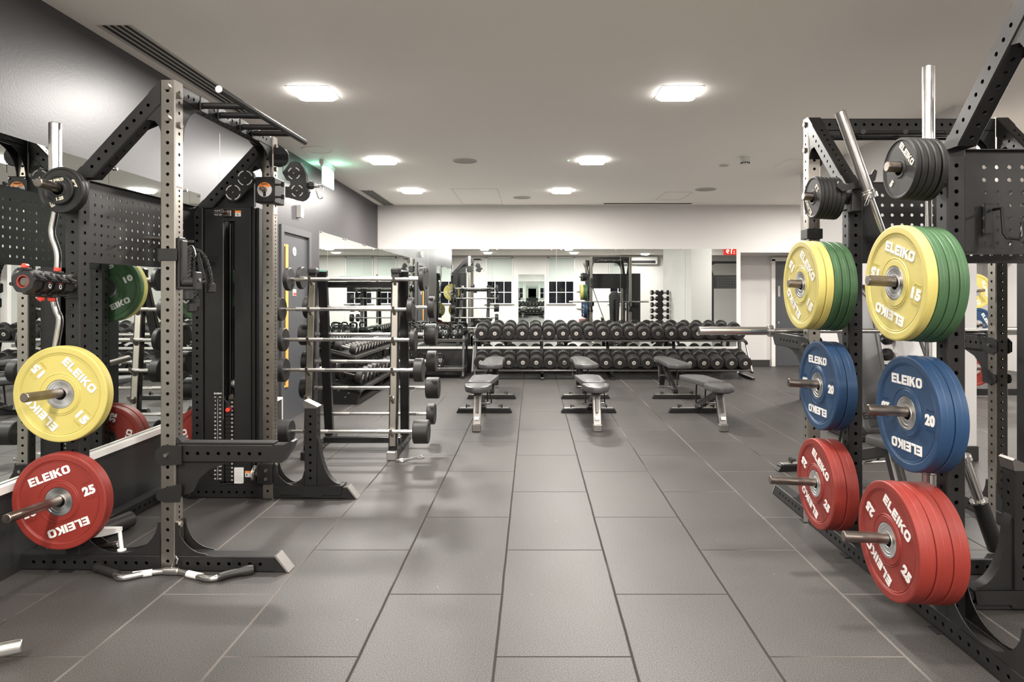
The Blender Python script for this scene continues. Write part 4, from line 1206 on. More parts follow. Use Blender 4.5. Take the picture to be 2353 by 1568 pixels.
    for k in range(13): g.box((f0 - .0023, .268 - .002 * (k % 3), .188 - k * .0065), (.0006, .050 - .004 * (k % 3), .0016))
    B(g, 'fine_print', 'grey_label', lb)
    lb = B(G().box((f0 - .001, .334 - .006, .155), (.002, .038, .040)), 'warning_label', 'white')
    B(G().box((f0 - .0025, .328, .169), (.001, .038, .012)), 'warning_band', 'orange', lb)
    B(G().box((f0 - .0025, .320, .150), (.001, .006, .018)), 'warning_symbol', 'slot', lb)
    # lower pulley block on the steel post
    for s_ in (0, .014): B(G().lathe([(.012, -.005), (.050, -.010), (.052, -.010), (.046, -.003), (.046, .003), (.052, .010), (.050, .010), (.012, .005)], 36, Matrix(((0, 1, 0, f0 + .02 - s_ * 3), (0, 0, 1, .402 - s_), (1, 0, 0, .165), (0, 0, 0, 1)))), 'lower_pulley', 'chrome')
    B(G().box((W - PH / 2 - .012, D - .012, .165), (.022, .10, .135), .008), 'pulley_bracket', 'black')
    for z in (.135, .19): B(G().cyl((W - PH / 2 - .022, D, z), (W - PH / 2 - .034, D, z), .011, n=6), 'bolt', 'steel')
    # paired pulleys on the brace
    def cap_(cw, cz, r=.055, uu=f0 - .045):
        return [(cw + r * cos(a_ * pi / 12), cz + r * sin(a_ * pi / 12)) for a_ in range(24)]
    c1, c2 = (.332, 2.072), (.254, 1.980)
    TT = lambda uu: Matrix(((0, 0, -1, uu), (1, 0, 0, 0), (0, 1, 0, 0), (0, 0, 0, 1)))
    dv = Vector((c1[0] - c2[0], c1[1] - c2[1])).normalized(); nv = Vector((-dv.y, dv.x)); r = .058
    hull = []
    for k in range(13):
        a_ = -pi / 2 + pi * k / 12; v = dv * cos(a_) + nv * sin(a_); hull.append((c1[0] + v.x * r, c1[1] + v.y * r))
    for k in range(13):
        a_ = pi / 2 + pi * k / 12; v = dv * cos(a_) + nv * sin(a_); hull.append((c2[0] + v.x * r, c2[1] + v.y * r))
    B(G().prism(hull, .03, TT(f0 - .035)), 'pulley_cover', 'black')
    def ring_slots(g, c, r, uu, mtx=None):
        for k in range(4):
            a0 = k * pi / 2 + .25; a1 = a0 + pi / 2 - .5
            po = [(c[0] + r * cos(a0 + (a1 - a0) * j / 8), c[1] + r * sin(a0 + (a1 - a0) * j / 8)) for j in range(9)]
            pi_ = [(c[0] + (r - .006) * cos(a0 + (a1 - a0) * j / 8), c[1] + (r - .006) * sin(a0 + (a1 - a0) * j / 8)) for j in range(8, -1, -1)]
            g.prism(po + pi_, .002, TT(uu))
    g = G(); ring_slots(g, c1, .049, f0 - .051); ring_slots(g, c2, .049, f0 - .051)
    B(g, 'pulley_slots', 'white')
    for c in (c1, c2): B(G().cyl((f0 - .050, c[0], c[1]), (f0 - .054, c[0], c[1]), .006, n=6), 'bolt', 'worn')
    B(G().prism([(.05, 1.895), (.36, 1.895), (.36, 2.06), (.20, 2.02)], .03, TT(f0 + .03)), 'head_plate', 'black')
    # adjustable carriage around the steel post
    zc = 1.995
    B(G().box((W, D, zc), (.16, .128, .165), .006), 'carriage', 'black')
    fu = W - .0815
    dsk = [(D + .047 * cos(a_ * pi / 16), zc + .047 * sin(a_ * pi / 16)) for a_ in range(32)]
    lb = B(G().prism(dsk, .002, TT(fu)), 'dial_label', 'white')
    up_ = [(D + .0475 * cos(R(a_)), zc + .0475 * sin(R(a_))) for a_ in range(28, 153, 5)] + [(D - .018 * cos(R(a_)), zc + .018 * sin(R(a_)) + .004) for a_ in range(28, 153, 12)]
    B(G().prism(up_, .001, TT(fu - .0015)), 'orange_band', 'orange', lb)
    B(text_g('WARNING', .010, .045, .001, .03).xf(Matrix(((0, 0, -1, fu - .0022), (1, 0, 0, D), (0, 1, 0, zc + .036), (0, 0, 0, 1)))), 'warning_text', 'slot', lb)
    B(G().box((fu - .0016, D, zc - .028), (.001, .018, .032)), 'figure', 'slot', lb)
    B(G().cyl((fu, D, zc), (fu - .02, D, zc), .017, n=20).cyl((fu - .02, D, zc), (fu - .055, D - .004, zc), .0115, n=18, b=.002), 'pull_pin', 'worn')
    for a_, b_ in ((-.05, .068), (.05, .068), (-.05, -.068), (.05, -.068)): B(G().cyl((fu + .002, D + a_, zc + b_), (fu - .006, D + a_, zc + b_), .008, n=14, b=.002), 'screw', 'black_gloss')
    for z in (zc + .037, zc - .043):
        B(G().box((W - .05, D + .080, z), (.02, .06, .012), .002).cyl((W - .05, D + .105, z - .014), (W - .05, D + .105, z + .014), .011, n=6), 'hinge', 'black')
    zo = 4.17
    return t
cmL = cable_machine(FL, 'black cable tower with weight stack and red pin on the left rack', RDL, RW)
cmA = cable_machine(FA, 'dark cable tower panel at the right edge, beside the rear right rack', RD, RW, full=False)

# pulley head swinging on the carriage, outline in the plane of the rack frame
wq = lambda x, y, d=4.16: px(x, y, d)
def facing_prism(g, pix, depth, th, x_off=0):
    pts = [wq(490 + a / 7.84, 320 + b_ / 7.84, depth) for a, b_ in pix]
    return g.prism([(p.x, p.z) for p in pts], th, Matrix(((1, 0, 0, 0), (0, 0, -1, depth), (0, 1, 0, 0), (0, 0, 0, 1))))
t = cmL
outl = [(1262, 610), (1330, 520), (1400, 425), (1500, 405), (1580, 430), (1640, 520), (1680, 640), (1692, 760), (1700, 860), (1735, 950), (1710, 1040), (1660, 1095), (1600, 1118), (1500, 1100), (1370, 1050), (1312, 1050), (1312, 860), (1380, 862), (1408, 820), (1392, 762), (1330, 742)]
facing_prism(G(), outl, 4.13, .03).build('pulley_arm', 'black', t)
g = G(); facing_prism(g, [(a + 14, b_ + 4) for a, b_ in outl[1:13]] + [(1370, 1060), (1500, 700)], 4.155, .012); g.build('pulley_arm_back', 'black_gloss', t)
g = G()
for cx, cy, r in ((1455, 615, 112), (1512, 930, 110)):
    for k in range(4):
        a0 = k * pi / 2 + .3; a1 = a0 + pi / 2 - .75
        po = [(cx + r * cos(a0 + (a1 - a0) * j / 6), cy + r * sin(a0 + (a1 - a0) * j / 6)) for j in range(7)]
        q_ = [(cx + (r - 16) * cos(a0 + (a1 - a0) * j / 6), cy + (r - 16) * sin(a0 + (a1 - a0) * j / 6)) for j in range(6, -1, -1)]
        facing_prism(g, po + q_, 4.113, .003)
g.build('pulley_slots', 'letter', t)
for cx, cy in ((1455, 615), (1512, 930)):
    p = wq(490 + cx / 7.84, 320 + cy / 7.84, 4.115); G().cyl(p, p + Vector((0, -.008, 0)), .008, n=16, b=.002).build('axle', 'worn', t)
p = wq(714.5, 426, 4.13)
g = G(); g.lathe([(.0001, -.026), (.014, -.023), (.024, -.012), (.026, 0), (.024, .012), (.014, .023), (.0001, .026)], 24, Matrix.Translation(p), close=False); g.build('rubber_ball', 'rubber', t)
def carabiner(name, label, c, h=.075, par=None, ang=0):
    c = Vector(c)
    w_ = h * .27
    pts = [(0, h / 2), (w_ * .7, h * .42), (w_, h * .25), (w_ * .75, -h * .25), (w_ * .5, -h * .45), (0, -h / 2), (-w_ * .5, -h * .45), (-w_ * .75, -h * .25), (-w_, h * .25), (-w_ * .7, h * .42), (0, h / 2)]
    P = smooth([c + Vector((x * cos(ang) - z * sin(ang), 0, x * sin(ang) + z * cos(ang))) for x, z in pts], 4)
    g = G().tube(P, h * .045, 8)
    if par is not None: return g.build(name, 'chrome', par)
    return tag(g.build(name, 'chrome'), label, 'clip')
pc = wq(735, 441, 4.13)
g = G().cyl(p + Vector((.02, 0, -.002)), p + Vector((.042, 0, -.008)), .012, n=16).cyl(p + Vector((.042, 0, -.008)), pc + Vector((0, 0, .035)), .006, n=10); g.build('swivel', 'chrome', t)
carabiner('carabiner', 'steel carabiner hanging from the cable pulley of the left rack', pc, .085, ang=.12)
# counter disc behind the steel post
p = wq(641.5, 361.5, 4.26)
G().lathe([(.0001, -.009), (.060, -.009), (.064, -.005), (.064, .005), (.060, .009), (.0001, .009)], 40, Matrix.Translation(p) @ Matrix.Rotation(pi / 2, 4, 'X'), close=False).build('upper_pulley', 'black', t)
for k in (-1, 1): G().cyl(wq(640, 399, 4.24) + Vector((.028, 0, 0)), wq(640, 399, 4.24) + Vector((.030, 0, .10)), .0022, n=8).build('cable', 'rope', t) if k > 0 else None

# ropes, strap and handles hanging on the left board
def rope(label, pts, d=4.0, cat='rope'):
    P = smooth([px(x, y, dd_) for x, y, dd_ in pts], 10)
    t = thing('triceps_rope', label, 'cable attachment', tuple(P[len(P) // 2]), 'cable attachments hung on the left rack')
    g = G()
    m = len(P)
    for ph in (0, 2 * pi / 3, 4 * pi / 3):
        Q = []; L = 0
        for i, p_ in enumerate(P):
            if i: L += (p_ - P[i - 1]).length
            a = ph + L * 95
            tg = (P[min(i + 1, m - 1)] - P[max(i - 1, 0)]).normalized()
            n1 = tg.cross(Vector((0, 1, 0))).normalized(); n2 = tg.cross(n1)
            Q.append(p_ + (n1 * cos(a) + n2 * sin(a)) * .0075)
        g.tube(Q, .0080, 7)
    g.build('rope', 'rope', t)
    for e_ in (P[0], P[-1]):
        if e_.z < 1.42:
            G().cyl(e_ + Vector((0, 0, .015)), e_ + Vector((.0, 0, -.045)), .028, n=20, b=.008).build('rubber_end', 'rubber', t)
    return t
rope('black twisted triceps rope draped to the right over the left rack peg', [(447, 690, 3.74), (446, 640, 3.74), (441, 600, 3.76), (445, 578, 3.78), (458, 578, 3.80), (472, 597, 3.82), (482, 630, 3.82), (484, 656, 3.82)])
rope('black twisted rope hanging straight behind the near steel post', [(431, 672, 3.66), (432, 630, 3.66), (434, 590, 3.68), (438, 572, 3.70), (443, 590, 3.72), (440, 650, 3.72), (441, 700, 3.72)])
carabiner('carabiner', 'steel carabiner holding the rope on the left rack', px(441, 578, 3.70), .07, ang=.4)
t = thing('strap_handle', 'black webbing strap handle hanging beside the triceps rope', 'cable attachment', tuple(px(462, 610, 3.72)), 'cable attachments hung on the left rack')
a, b_, c, d_ = px(450, 582, 3.72), px(457, 580, 3.72), px(473, 640, 3.72), px(461, 642, 3.72)
G().add([a, b_, c, d_] + [p_ + Vector((0, .004, 0)) for p_ in (a, b_, c, d_)], [(0, 1, 2, 3), (7, 6, 5, 4), (0, 4, 5, 1), (1, 5, 6, 2), (2, 6, 7, 3), (3, 7, 4, 0)]).build('strap', 'rope', t)
G().cyl(px(448, 652, 3.70), px(474, 647, 3.72), .014, n=18, b=.002).build('handle', 'rubber', t)

# ------------------------------------------------------------------ loose things on the floor by the left rack
t = thing('lat_bar', 'wavy chrome lat bar with rubber grips on the floor before the left rack', 'cable attachment', tuple(px(400, 1325, 3.02)))
fl = lambda x, y: Vector((px(x, y, 3.02).x, 3.02 + (1330 - y) * .0016, px(x, y, 3.02).z))
def fp(x, y, z=.018):
    d = (EYE - z) * F_PX / (y - HORIZ_Y); return px(x, y, d)
pts = [(262, 1318), (273, 1327), (290, 1327), (310, 1323), (340, 1317), (365, 1314), (400, 1313), (425, 1317), (450, 1323), (470, 1329), (490, 1330), (505, 1326)]
G().tube(smooth([fp(x, y, .016) for x, y in pts]), .0145, 16).build('bar', 'chrome', t)
for pp in ([(222, 1303), (240, 1311), (268, 1320)], [(503, 1327), (530, 1319), (582, 1309)]):
    P = smooth([fp(x, y, .022) for x, y in pp]); n_ = len(P)
    rs = [.018] * n_
    e_ = (0 if pp[0][0] < 300 else n_ - 1)
    rs[e_] = .022; rs[abs(e_ - 1)] = .024
    if e_: rs[n_ - 3] = .024
    else: rs[2] = .024
    G().tube(P, .019, 16, rs=rs).build('rubber_grip', 'rubber', t)
c = fp(394, 1313, .018); G().cyl(c + Vector((-.035, .002, 0)), c + Vector((.035, -.002, 0)), .0175, n=22, b=.003).build('swivel_sleeve', 'chrome', t)
G().tube([c + Vector((.0, 0, .015)), c + Vector((.012, .0, .05)), c + Vector((.022, 0, .07)), c + Vector((.03, 0, .055)), c + Vector((.024, 0, .035))], .004, 8).build('eyelet', 'chrome', t)
for a_, b_ in (((305, 1322), (350, 1316)), ((432, 1319), (463, 1326))):
    G().cyl(fp(*a_, .016), fp(*b_, .016), .0156, n=16).build('knurling', 'white', t)
t = thing('row_handle', 'white metal row handle standing on the base rail of the left rack', 'cable attachment', tuple(px(262, 1240, 3.20)))
A = [px(x, y, 3.19) for x, y in ((218, 1234), (236, 1213), (277, 1213), (277, 1222), (240, 1231))]
G().prism([(p_.x, p_.z) for p_ in A], .03, Matrix(((1, 0, 0, 0), (0, 0, -1, 3.19), (0, 1, 0, 0), (0, 0, 0, 1)))).build('yoke', 'white', t)
G().cyl(px(275, 1222, 3.19), px(280, 1264, 3.19), .009, n=12).cyl(px(280, 1262, 3.19), px(280, 1266, 3.19), .02, n=16).build('stem', 'white', t)
G().cyl(px(225, 1258, 3.2), px(262, 1252, 3.2), .014, n=18).build('grip', 'worn', t)
G().cyl(px(262, 1252, 3.2), px(274, 1250, 3.2), .016, n=18, b=.003).build('end_cap', 'chrome', t)
t = thing('foam_roller', 'thin black foam roller lying beside the left rack, behind the base rail', 'foam roller', tuple(fp(270, 1205, .05)))
G().cyl(fp(228, 1222, .05), fp(303, 1192, .05), .045, n=28, b=.012).build('roll', 'rubber', t)

# ------------------------------------------------------------------ fixed barbell rack
t = thing('barbell_rack', 'upright A-frame rack of fixed barbells in the left middle of the room', 'barbell rack', (-1.45, 5.4, 0))
def fpt(k, front=True):                # frame line positions at height z
    return None
fy = lambda z: 5.42 - (1.50 - z) * .09 if z < 1.5 else 5.42     # steel front posts lean outward to the floor
ry_ = lambda z: 5.50 + (1.50 - z) * .30
for X in (-1.815, -1.130):
    G().beam((X, fy(0) + .02, .05), (X, fy(1.48), 1.50), (0, 1, 0), .05, .07, first=2).build('front_post', 'black_gloss', t)
    sx = 1
    G().beam((X, fy(0) - .010, .10), (X, fy(1.48) - .030, 1.42), (0, 1, 0), .008, .052, first=3).build('steel_facing', 'steel', t)
    G().box((X, fy(1.5) + .0, 1.515), (.075, .075, .05), .012).build('post_cap', 'black', t)
    G().beam((X - .03, ry_(0), .05), (X + .05, ry_(1.5), 1.52), (0, 1, 0), .05, .075, first=2).build('rear_post', 'black_gloss', t)
    G().beam((X + .005, 5.23, .03), (X - .02, 6.06, .03), (0, 0, 1), .05, .06, first=.06, pitch=.12).build('foot_rail', 'black_gloss', t)
    G().box((X + .005, 5.235, .035), (.075, .06, .07), .006).build('foot_cap', 'alu' if X > -1.5 else 'black', t)
for (y_, z_, m_) in ((5.62, 1.405, 'black_gloss'), (5.62, .075, 'black_gloss')):
    G().box((-1.46, y_, z_), (.66, .04, .05), .004).build('cross_bar', m_, t)
FB_ = [(1.446, 5.35, -2.010, -.882, .038, 0), (1.202, 5.32, -2.075, -.968, .045, 1), (.956, 5.30, -2.042, -.943, .042, 2), (.712, 5.28, -2.058, -.880, .072, 3), (.225, 5.24, -2.047, -.829, .120, 4)]
RB_ = [(1.462, 5.52, -1.990, -.897, .040, 0), (1.210, 5.60, -1.960, -.842, .055, 1), (.972, 5.67, -2.025, -.839, .098, 2), (.728, 5.74, -2.026, -.850, .082, 3), (.484, 5.80, -2.068, -.837, .115, 4), (.237, 5.86, -2.030, -.885, .068, 5)]
for (z_, y_, *_r) in FB_ + RB_ + [(.49, 5.10, 0, 0, 0, 0)]:
    fr_ = y_ < 5.45
    for X in (-1.815, -1.130):
        yy = fy(z_) if fr_ else ry_(z_); s_ = -1 if fr_ else 1
        XX = X if fr_ else X - .03 + .08 * z_ / 1.5
        y0 = yy + s_ * .02
        pl = [(y0, z_ + .01), (y0, z_ - .06), (y0 + s_ * .05, z_ - .022), (y0 + s_ * .075, z_ - .012), (y0 + s_ * .085, z_ + .022), (y0 + s_ * .077, z_ + .024), (y0 + s_ * .066, z_ - .004), (y0 + s_ * .03, z_ - .008)]
        G().prism(pl, .022, Matrix(((0, 0, 1, XX), (1, 0, 0, 0), (0, 1, 0, 0), (0, 0, 0, 1)))).build('bar_hook', 'steel', t)
def fixed_bar(z_, y_, x0, x1, T_, label, grp, R_=.095):
    L = x1 - x0
    t = thing('fixed_barbell', label, 'fixed barbell', ((x0 + x1) / 2, y_, z_), grp)
    y2 = y_
    G().cyl((x0 + T_ - .01, y2, z_), (x1 - T_ + .01, y2, z_), .0150, n=18).build('shaft', 'chrome', t)
    for a, b_ in ((x0 + T_ + .30 * (L - 2 * T_) * .35, x0 + T_ + .30 * (L - 2 * T_)), (x1 - T_ - .30 * (L - 2 * T_), x1 - T_ - .30 * (L - 2 * T_) * .35)):
        G().cyl((a, y2, z_), (b_, y2, z_), .0158, n=18).build('knurled_grip', 'alu', t)
    for a, b_, s_ in ((x0, x0 + T_, -1), (x1 - T_, x1, 1)):
        h = G().cyl((a, y2, z_), (b_, y2, z_), R_, n=48, b=.006).build('end_weight', 'rubber', t)
        xo = a if s_ < 0 else b_
        G().merge(text_g('ELEIKO', .018, .075, .0015, .03), frame((xo + s_ * .0005, y2, z_ + .055), (0, s_, 0), (0, 0, 1))).build('lettering', 'rubber_worn', h)
    return t
pos = ['top', 'second', 'third', 'fourth', 'lowest', 'lowest']
for i, (z_, y_, x0, x1, T_, _) in enumerate(FB_):
    s_ = fy(z_) - .02 - .048
    fixed_bar(z_, s_, x0, x1, T_, f'{pos[i]} fixed barbell on the near side of the A-frame rack' if i != 4 else 'lowest and thickest fixed barbell on the near side of the A-frame rack', 'fixed barbells on the near side')
pos = ['top', 'second', 'third', 'fourth', 'fifth', 'lowest']
for i, (z_, y_, x0, x1, T_, _) in enumerate(RB_):
    s_ = ry_(z_) + .02 + .048
    fixed_bar(z_, s_, x0, x1, T_, f'{pos[i]} fixed barbell on the far side of the A-frame rack', 'fixed barbells on the far side')
o = thing('carabiner', 'steel snap hook lying on the floor at the foot of the barbell rack', 'clip', (-1.0, 5.22, 0))
G().tube(smooth([Vector((-1.06, 5.20, .008)), Vector((-.98, 5.24, .010)), Vector((-.93, 5.30, .010)), Vector((-.90, 5.33, .010)), Vector((-.88, 5.29, .010)), Vector((-.93, 5.26, .010))]), .005, 8).build('hook', 'chrome', o)
G().tube(smooth([Vector((-1.08, 5.17, .008)), Vector((-1.02, 5.16, .008)), Vector((-1.01, 5.21, .008)), Vector((-1.06, 5.22, .008)), Vector((-1.08, 5.17, .008))]), .006, 8).build('eyelet', 'chrome', o)

# ------------------------------------------------------------------ dumbbells
def make_dumbbell(num, R_=.104, T_=.10, L=.36, tagm='grey_label'):
    """handle along local y, front head toward -y"""
    t = thing('dumbbell', 'x', 'dumbbell')
    G().cyl((0, -L / 2 + T_, 0), (0, L / 2 - T_, 0), .016, n=16).build('handle', 'chrome', t, local=True)
    for s_ in (-1, 1):
        h = G().lathe([(.0001, 0), (R_ * .86, 0), (R_ * .90, .004), (R_ * .97, .006), (R_, .014), (R_, T_ - .012), (R_ - .008, T_), (.02, T_)], 36,
                      Matrix(((1, 0, 0, 0), (0, 0, -s_, s_ * L / 2), (0, 1, 0, 0), (0, 0, 0, 1))), close=False).build('head', 'rubber', t, local=True)
        d = G().lathe([(.0001, .0), (.030, .0), (.032, .003)], 24, Matrix(((1, 0, 0, 0), (0, 0, -s_, s_ * (L / 2 + .0025)), (0, 1, 0, 0), (0, 0, 0, 1))), close=False)
        d = d.build('label_disc', tagm, h, local=True)
    text_g(num, .020, None, .001, .03).xf(frame((0, -L / 2 - .0035, 0), (1, 0, 0), (0, 0, 1))).build('number', 'rubber', t, local=True)
    return register(t)
ordw = ['leftmost', 'second', 'third', 'fourth', 'fifth', 'sixth', 'seventh', 'eighth', 'ninth', 'tenth', 'eleventh', 'twelfth', 'thirteenth', 'fourteenth', 'fifteenth', 'sixteenth', 'seventeenth', 'eighteenth', 'nineteenth', 'rightmost']
TI = R(14)
for tier, (x0, x1, y_, z_, n0) in enumerate(((-.81, 3.27, 10.36 + .17, .735, 0), (-.80, 3.28, 10.10 + .20, .305, 0))):
    for k in range(20):
        num = str([12, 14, 16, 18, 20, 22, 24, 26, 28, 30, 32, 34, 36, 38, 40, 42, 44, 46, 48, 50][k] if tier else [2, 3, 4, 5, 6, 7, 8, 9, 10, 11, 12, 13, 14, 15, 16, 17, 18, 19, 20, 22][k])
        bright = (tier == 0 and k in (2, 13, 17)) or (tier == 1 and k in (6, 13))
        Lk = .34 if tier == 0 else .36 + .004 * k
        key = 'db'
        d = make_dumbbell(num, .104, .10 + (.003 * k if tier else 0), Lk, 'alu' if bright else 'grey_label')
        d.location = (x0 + (x1 - x0) * k / 19, y_, z_); d.rotation_euler = (TI, R(random.uniform(-25, 25)) * 0, R(random.uniform(-2, 2)))
        w_ = 'upper' if tier == 0 else 'lower'
        d['label'] = (f'{ordw[k]} dumbbell on the {w_} tier of the long rack' if k in (0, 19) else f'{ordw[k]} dumbbell from the left on the {w_} tier of the long rack')
        d['group'] = f'round dumbbells on the {w_} tier by the mirror'
t = thing('dumbbell_rack', 'long two-tier black dumbbell rack under the back mirrors', 'dumbbell rack', (1.23, 10.45, 0))
xa, xb = -.93, 3.38
for y_, z_ in ((10.36, .580), (10.70, .665), (10.10, .140), (10.47, .232)):
    G().box(((xa + xb) / 2, y_, z_), (xb - xa, .05, .022), .003, ).build('tray_rail', 'dark_steel', t)
for y_, z_ in ((10.53, .621), (10.28, .184)):
    G().box(((xa + xb) / 2, 0, 0), (xb - xa, .36, .008), 0, Matrix.Translation((0, y_, z_)) @ Matrix.Rotation(TI, 4, 'X')).build('tray', 'black', t)
for i in range(5):
    X = xa + (xb - xa) * i / 4
    G().beam((X, 10.62, .03), (X, 10.74, .66), (0, 1, 0), .04, .05, first=3).build('upright', 'black_gloss', t)
    G().box((X, 10.36, .02), (.05, .66, .04), .004).build('foot', 'black_gloss', t)
    G().beam((X, 10.64, .20), (X, 10.08, .115), (1, 0, 0), .035, .035, first=3).beam((X, 10.74, .63), (X, 10.34, .545), (1, 0, 0), .035, .035, first=3).build('bracket', 'black_gloss', t)
    if i in (0, 4): G().beam((X, 10.40, .56), (X, 10.08, .12), (0, 1, 0), .03, .03, first=3).build('end_strut', 'dark_steel', t)
# second rack along the left wall with smaller dumbbells, seen through the barbell rack
t = thing('dumbbell_rack', 'slanted two-tier dumbbell rack against the left wall, behind the barbell rack', 'dumbbell rack', (-2.3, 9.0, 0))
for X0, X1, z0, z1, nm_ in ((-2.12, -2.42, .545, .62, 'upper'), (-2.06, -2.44, .16, .25, 'lower')):
    P2 = [(X0, z0), (X0, z0 + .02), (X1, z1 + .02), (X1, z1)]
    G().prism(P2, 2.45, Matrix(((1, 0, 0, 0), (0, 0, -1, 9.02), (0, 1, 0, 0), (0, 0, 0, 1)))).build('tray', 'black', t)
    G().box((X0 + .005, 9.02, z0 + .012), (.02, 2.46, .04), .003).build('tray_rail', 'dark_steel', t)
for Y in (7.86, 9.0, 10.15):
    G().prism([(-2.46, 0), (-2.10, 0), (-2.10, .05), (-2.06, .13), (-2.06, .19), (-2.38, .26), (-2.36, .52), (-2.12, .50), (-2.10, .57), (-2.42, .66), (-2.46, .66)], .05, Matrix(((1, 0, 0, 0), (0, 0, -1, Y), (0, 1, 0, 0), (0, 0, 0, 1)))).build('end_plate', 'black', t)
    for X, z in ((-2.32, .17), (-2.20, .14), (-2.24, .09), (-2.30, .60)): G().cyl((X, Y - .024, z), (X, Y - .032, z), .009, n=10).build('bolt', 'alu', t)
sm = make_dumbbell('8', .062, .075, .26); bg = make_dumbbell('25', .10, .085, .34)
for tier, base, ys, x_, z_, n_ in ((0, sm, 7.98, -2.27, .675, 14), (1, bg, 8.05, -2.25, .345, 10)):
    for k in range(n_):
        y_ = ys + k * (.158 if tier == 0 else .222)
        lab = f'{"small" if tier == 0 else "round"} dumbbell on the {"upper" if tier == 0 else "lower"} tier of the left-wall rack, ' + ('nearest one' if k == 0 else f'{ordw[k]} from the near end')
        o = base if k == 0 else dup(base, (0, 0, 0))
        o.location = (x_, y_, z_); o.rotation_euler = (R(13), 0, pi / 2)
        o['label'] = lab; o['group'] = 'small dumbbells on the left-wall rack' if tier == 0 else 'large dumbbells on the left-wall rack'

# dumbbell tower by the partition
t = thing('dumbbell_tower', 'upright black stand of small dumbbells seen between the right racks', 'dumbbell stand', (3.10, 6.1, 0))
G().box((3.10, 6.1, .03), (.50, .50, .05), .008).build('base', 'black', t)
G().box((3.10, 6.1, .72), (.10, .10, 1.33), .008).build('column', 'black', t)
hx = make_dumbbell('3', .058, .062, .20)
first = True
for r_ in range(9):
    z_ = .17 + r_ * .148
    for s_, nm_ in ((-1, 'left'), (1, 'right')):
        G().box((3.10 + s_ * .11, 6.1, z_ - .025), (.16, .05, .012), .002).build('cradle_arm', 'black', t)
        o = hx if first else dup(hx, (0, 0, 0)); first = False
        o.location = (3.10 + s_ * .125, 6.1 - .03, z_); o.rotation_euler = (0, 0, s_ * pi / 2 + s_ * .25)
        o['label'] = f'small dumbbell on the {nm_} side of the stand, ' + ('lowest' if r_ == 0 else 'topmost' if r_ == 8 else f'{ordw[r_]} from the bottom')
        o['group'] = 'small dumbbells on the upright stand'

# ------------------------------------------------------------------ kettlebells
def make_kettlebell():
    t = thing('kettlebell', 'x', 'kettlebell')
    prof = [(.0001, 0), (.045, 0), (.060, .012), (.072, .045), (.077, .078), (.070, .115), (.050, .142), (.0001, .155)]
    G().lathe(prof, 36, close=False).build('bell', 'black_gloss', t, local=True)
    pts = smooth([Vector((-.042, 0, .125)), Vector((-.058, 0, .165)), Vector((-.056, 0, .205)), Vector((-.035, 0, .222)), Vector((0, 0, .225)), Vector((.035, 0, .222)), Vector((.056, 0, .205)), Vector((.058, 0, .165)), Vector((.042, 0, .125))])
    G().tube(pts, .0135, 14).build('handle', 'black_gloss', t, local=True)
    text_g('24', .017, None, .002, .03).xf(Matrix.Translation((0, -.076, .045)) @ frame((0, 0, 0), (1, 0, 0), (0, 0, 1)) @ Matrix.Rotation(R(-8), 4, 'X')).build('number', 'white', t, local=True)
    return register(t)
kb_ = make_kettlebell()
t = thing('kettlebell_rack', 'low two-shelf kettlebell rack in the far left corner', 'kettlebell rack', (-1.75, 10.5, 0))
for z_, y0, y1 in ((.585, 10.32, 10.78), (.14, 10.22, 10.78)):
    G().box((-1.72, (y0 + y1) / 2, z_), (1.28, y1 - y0, .018), .003).build('shelf', 'dark_steel', t)
    G().box((-1.72, y0, z_ + .005), (1.30, .025, .05), .004).build('shelf_edge', 'dark_steel', t)
for X in (-2.35, -1.09):
    G().beam((X, 10.24, .02), (X, 10.36, .66), (0, 1, 0), .035, .04, first=3).beam((X, 10.80, .02), (X, 10.80, .66), (0, 1, 0), .035, .04, first=3).build('upright', 'black_gloss', t)
    G().box((X, 10.5, .03), (.04, .62, .035), .003).box((X, 10.58, .60), (.03, .45, .035), .003).build('side_rail', 'black_gloss', t)
first = True
for sh, z_, y_, xs_ in (('upper', .595, 10.46, [-2.22, -2.06, -1.90, -1.74, -1.56, -1.40, -1.245]), ('lower', .150, 10.42, [-2.2, -1.98, -1.76, -1.475]), ('rear', .595, 10.64, [-2.10, -1.82, -1.48, -1.20])):
    for k, X in enumerate(xs_):
        o = kb_ if first else dup(kb_, (0, 0, 0)); first = False
        o.location = (X, y_, z_); o.rotation_euler = (0, 0, R(random.uniform(-25, 25)))
        if sh == 'upper' and k in (4, 5, 6): o.scale = (1, 1, 1)
        nmk = {'upper': 'in the front row of the upper shelf', 'lower': 'on the lower shelf', 'rear': 'in the back row of the upper shelf'}[sh]
        pos_ = 'leftmost' if k == 0 else 'rightmost' if k == len(xs_) - 1 else f'{ordw[k]} from the left'
        o['label'] = f'glossy black kettlebell {nmk}, {pos_}'
        o['group'] = 'kettlebells on the low rack'

# ------------------------------------------------------------------ benches
def pad_loft(outline, z0, z1, b=.014):
    """rounded slab from a flat outline"""
    cx = sum(p_[0] for p_ in outline) / len(outline); cy = sum(p_[1] for p_ in outline) / len(outline)
    def ins(d_):
        out = []
        n = len(outline)
        for i, (x, y) in enumerate(outline):
            ax, ay = outline[i - 1]; bx_, by_ = outline[(i + 1) % n]
            e1 = Vector((x - ax, y - ay)).normalized(); e2 = Vector((bx_ - x, by_ - y)).normalized()
            nn = Vector((-(e1.y + e2.y), e1.x + e2.x)).normalized()
            out.append((x + nn.x * d_, y + nn.y * d_))
        return out
    rings = []
    for d_, z in ((b * 1.2, z0), (b * .2, z0 + b * .5), (0, z0 + b * 1.2), (0, z1 - b * 1.3), (b * .25, z1 - b * .5), (b, z1 - .002), (b * 2.4, z1), (b * 2.9, z1 - .0022), (b * 3.4, z1)):
        rings.append([(x, y, z) for x, y in ins(d_)])
    return G().loft(rings)
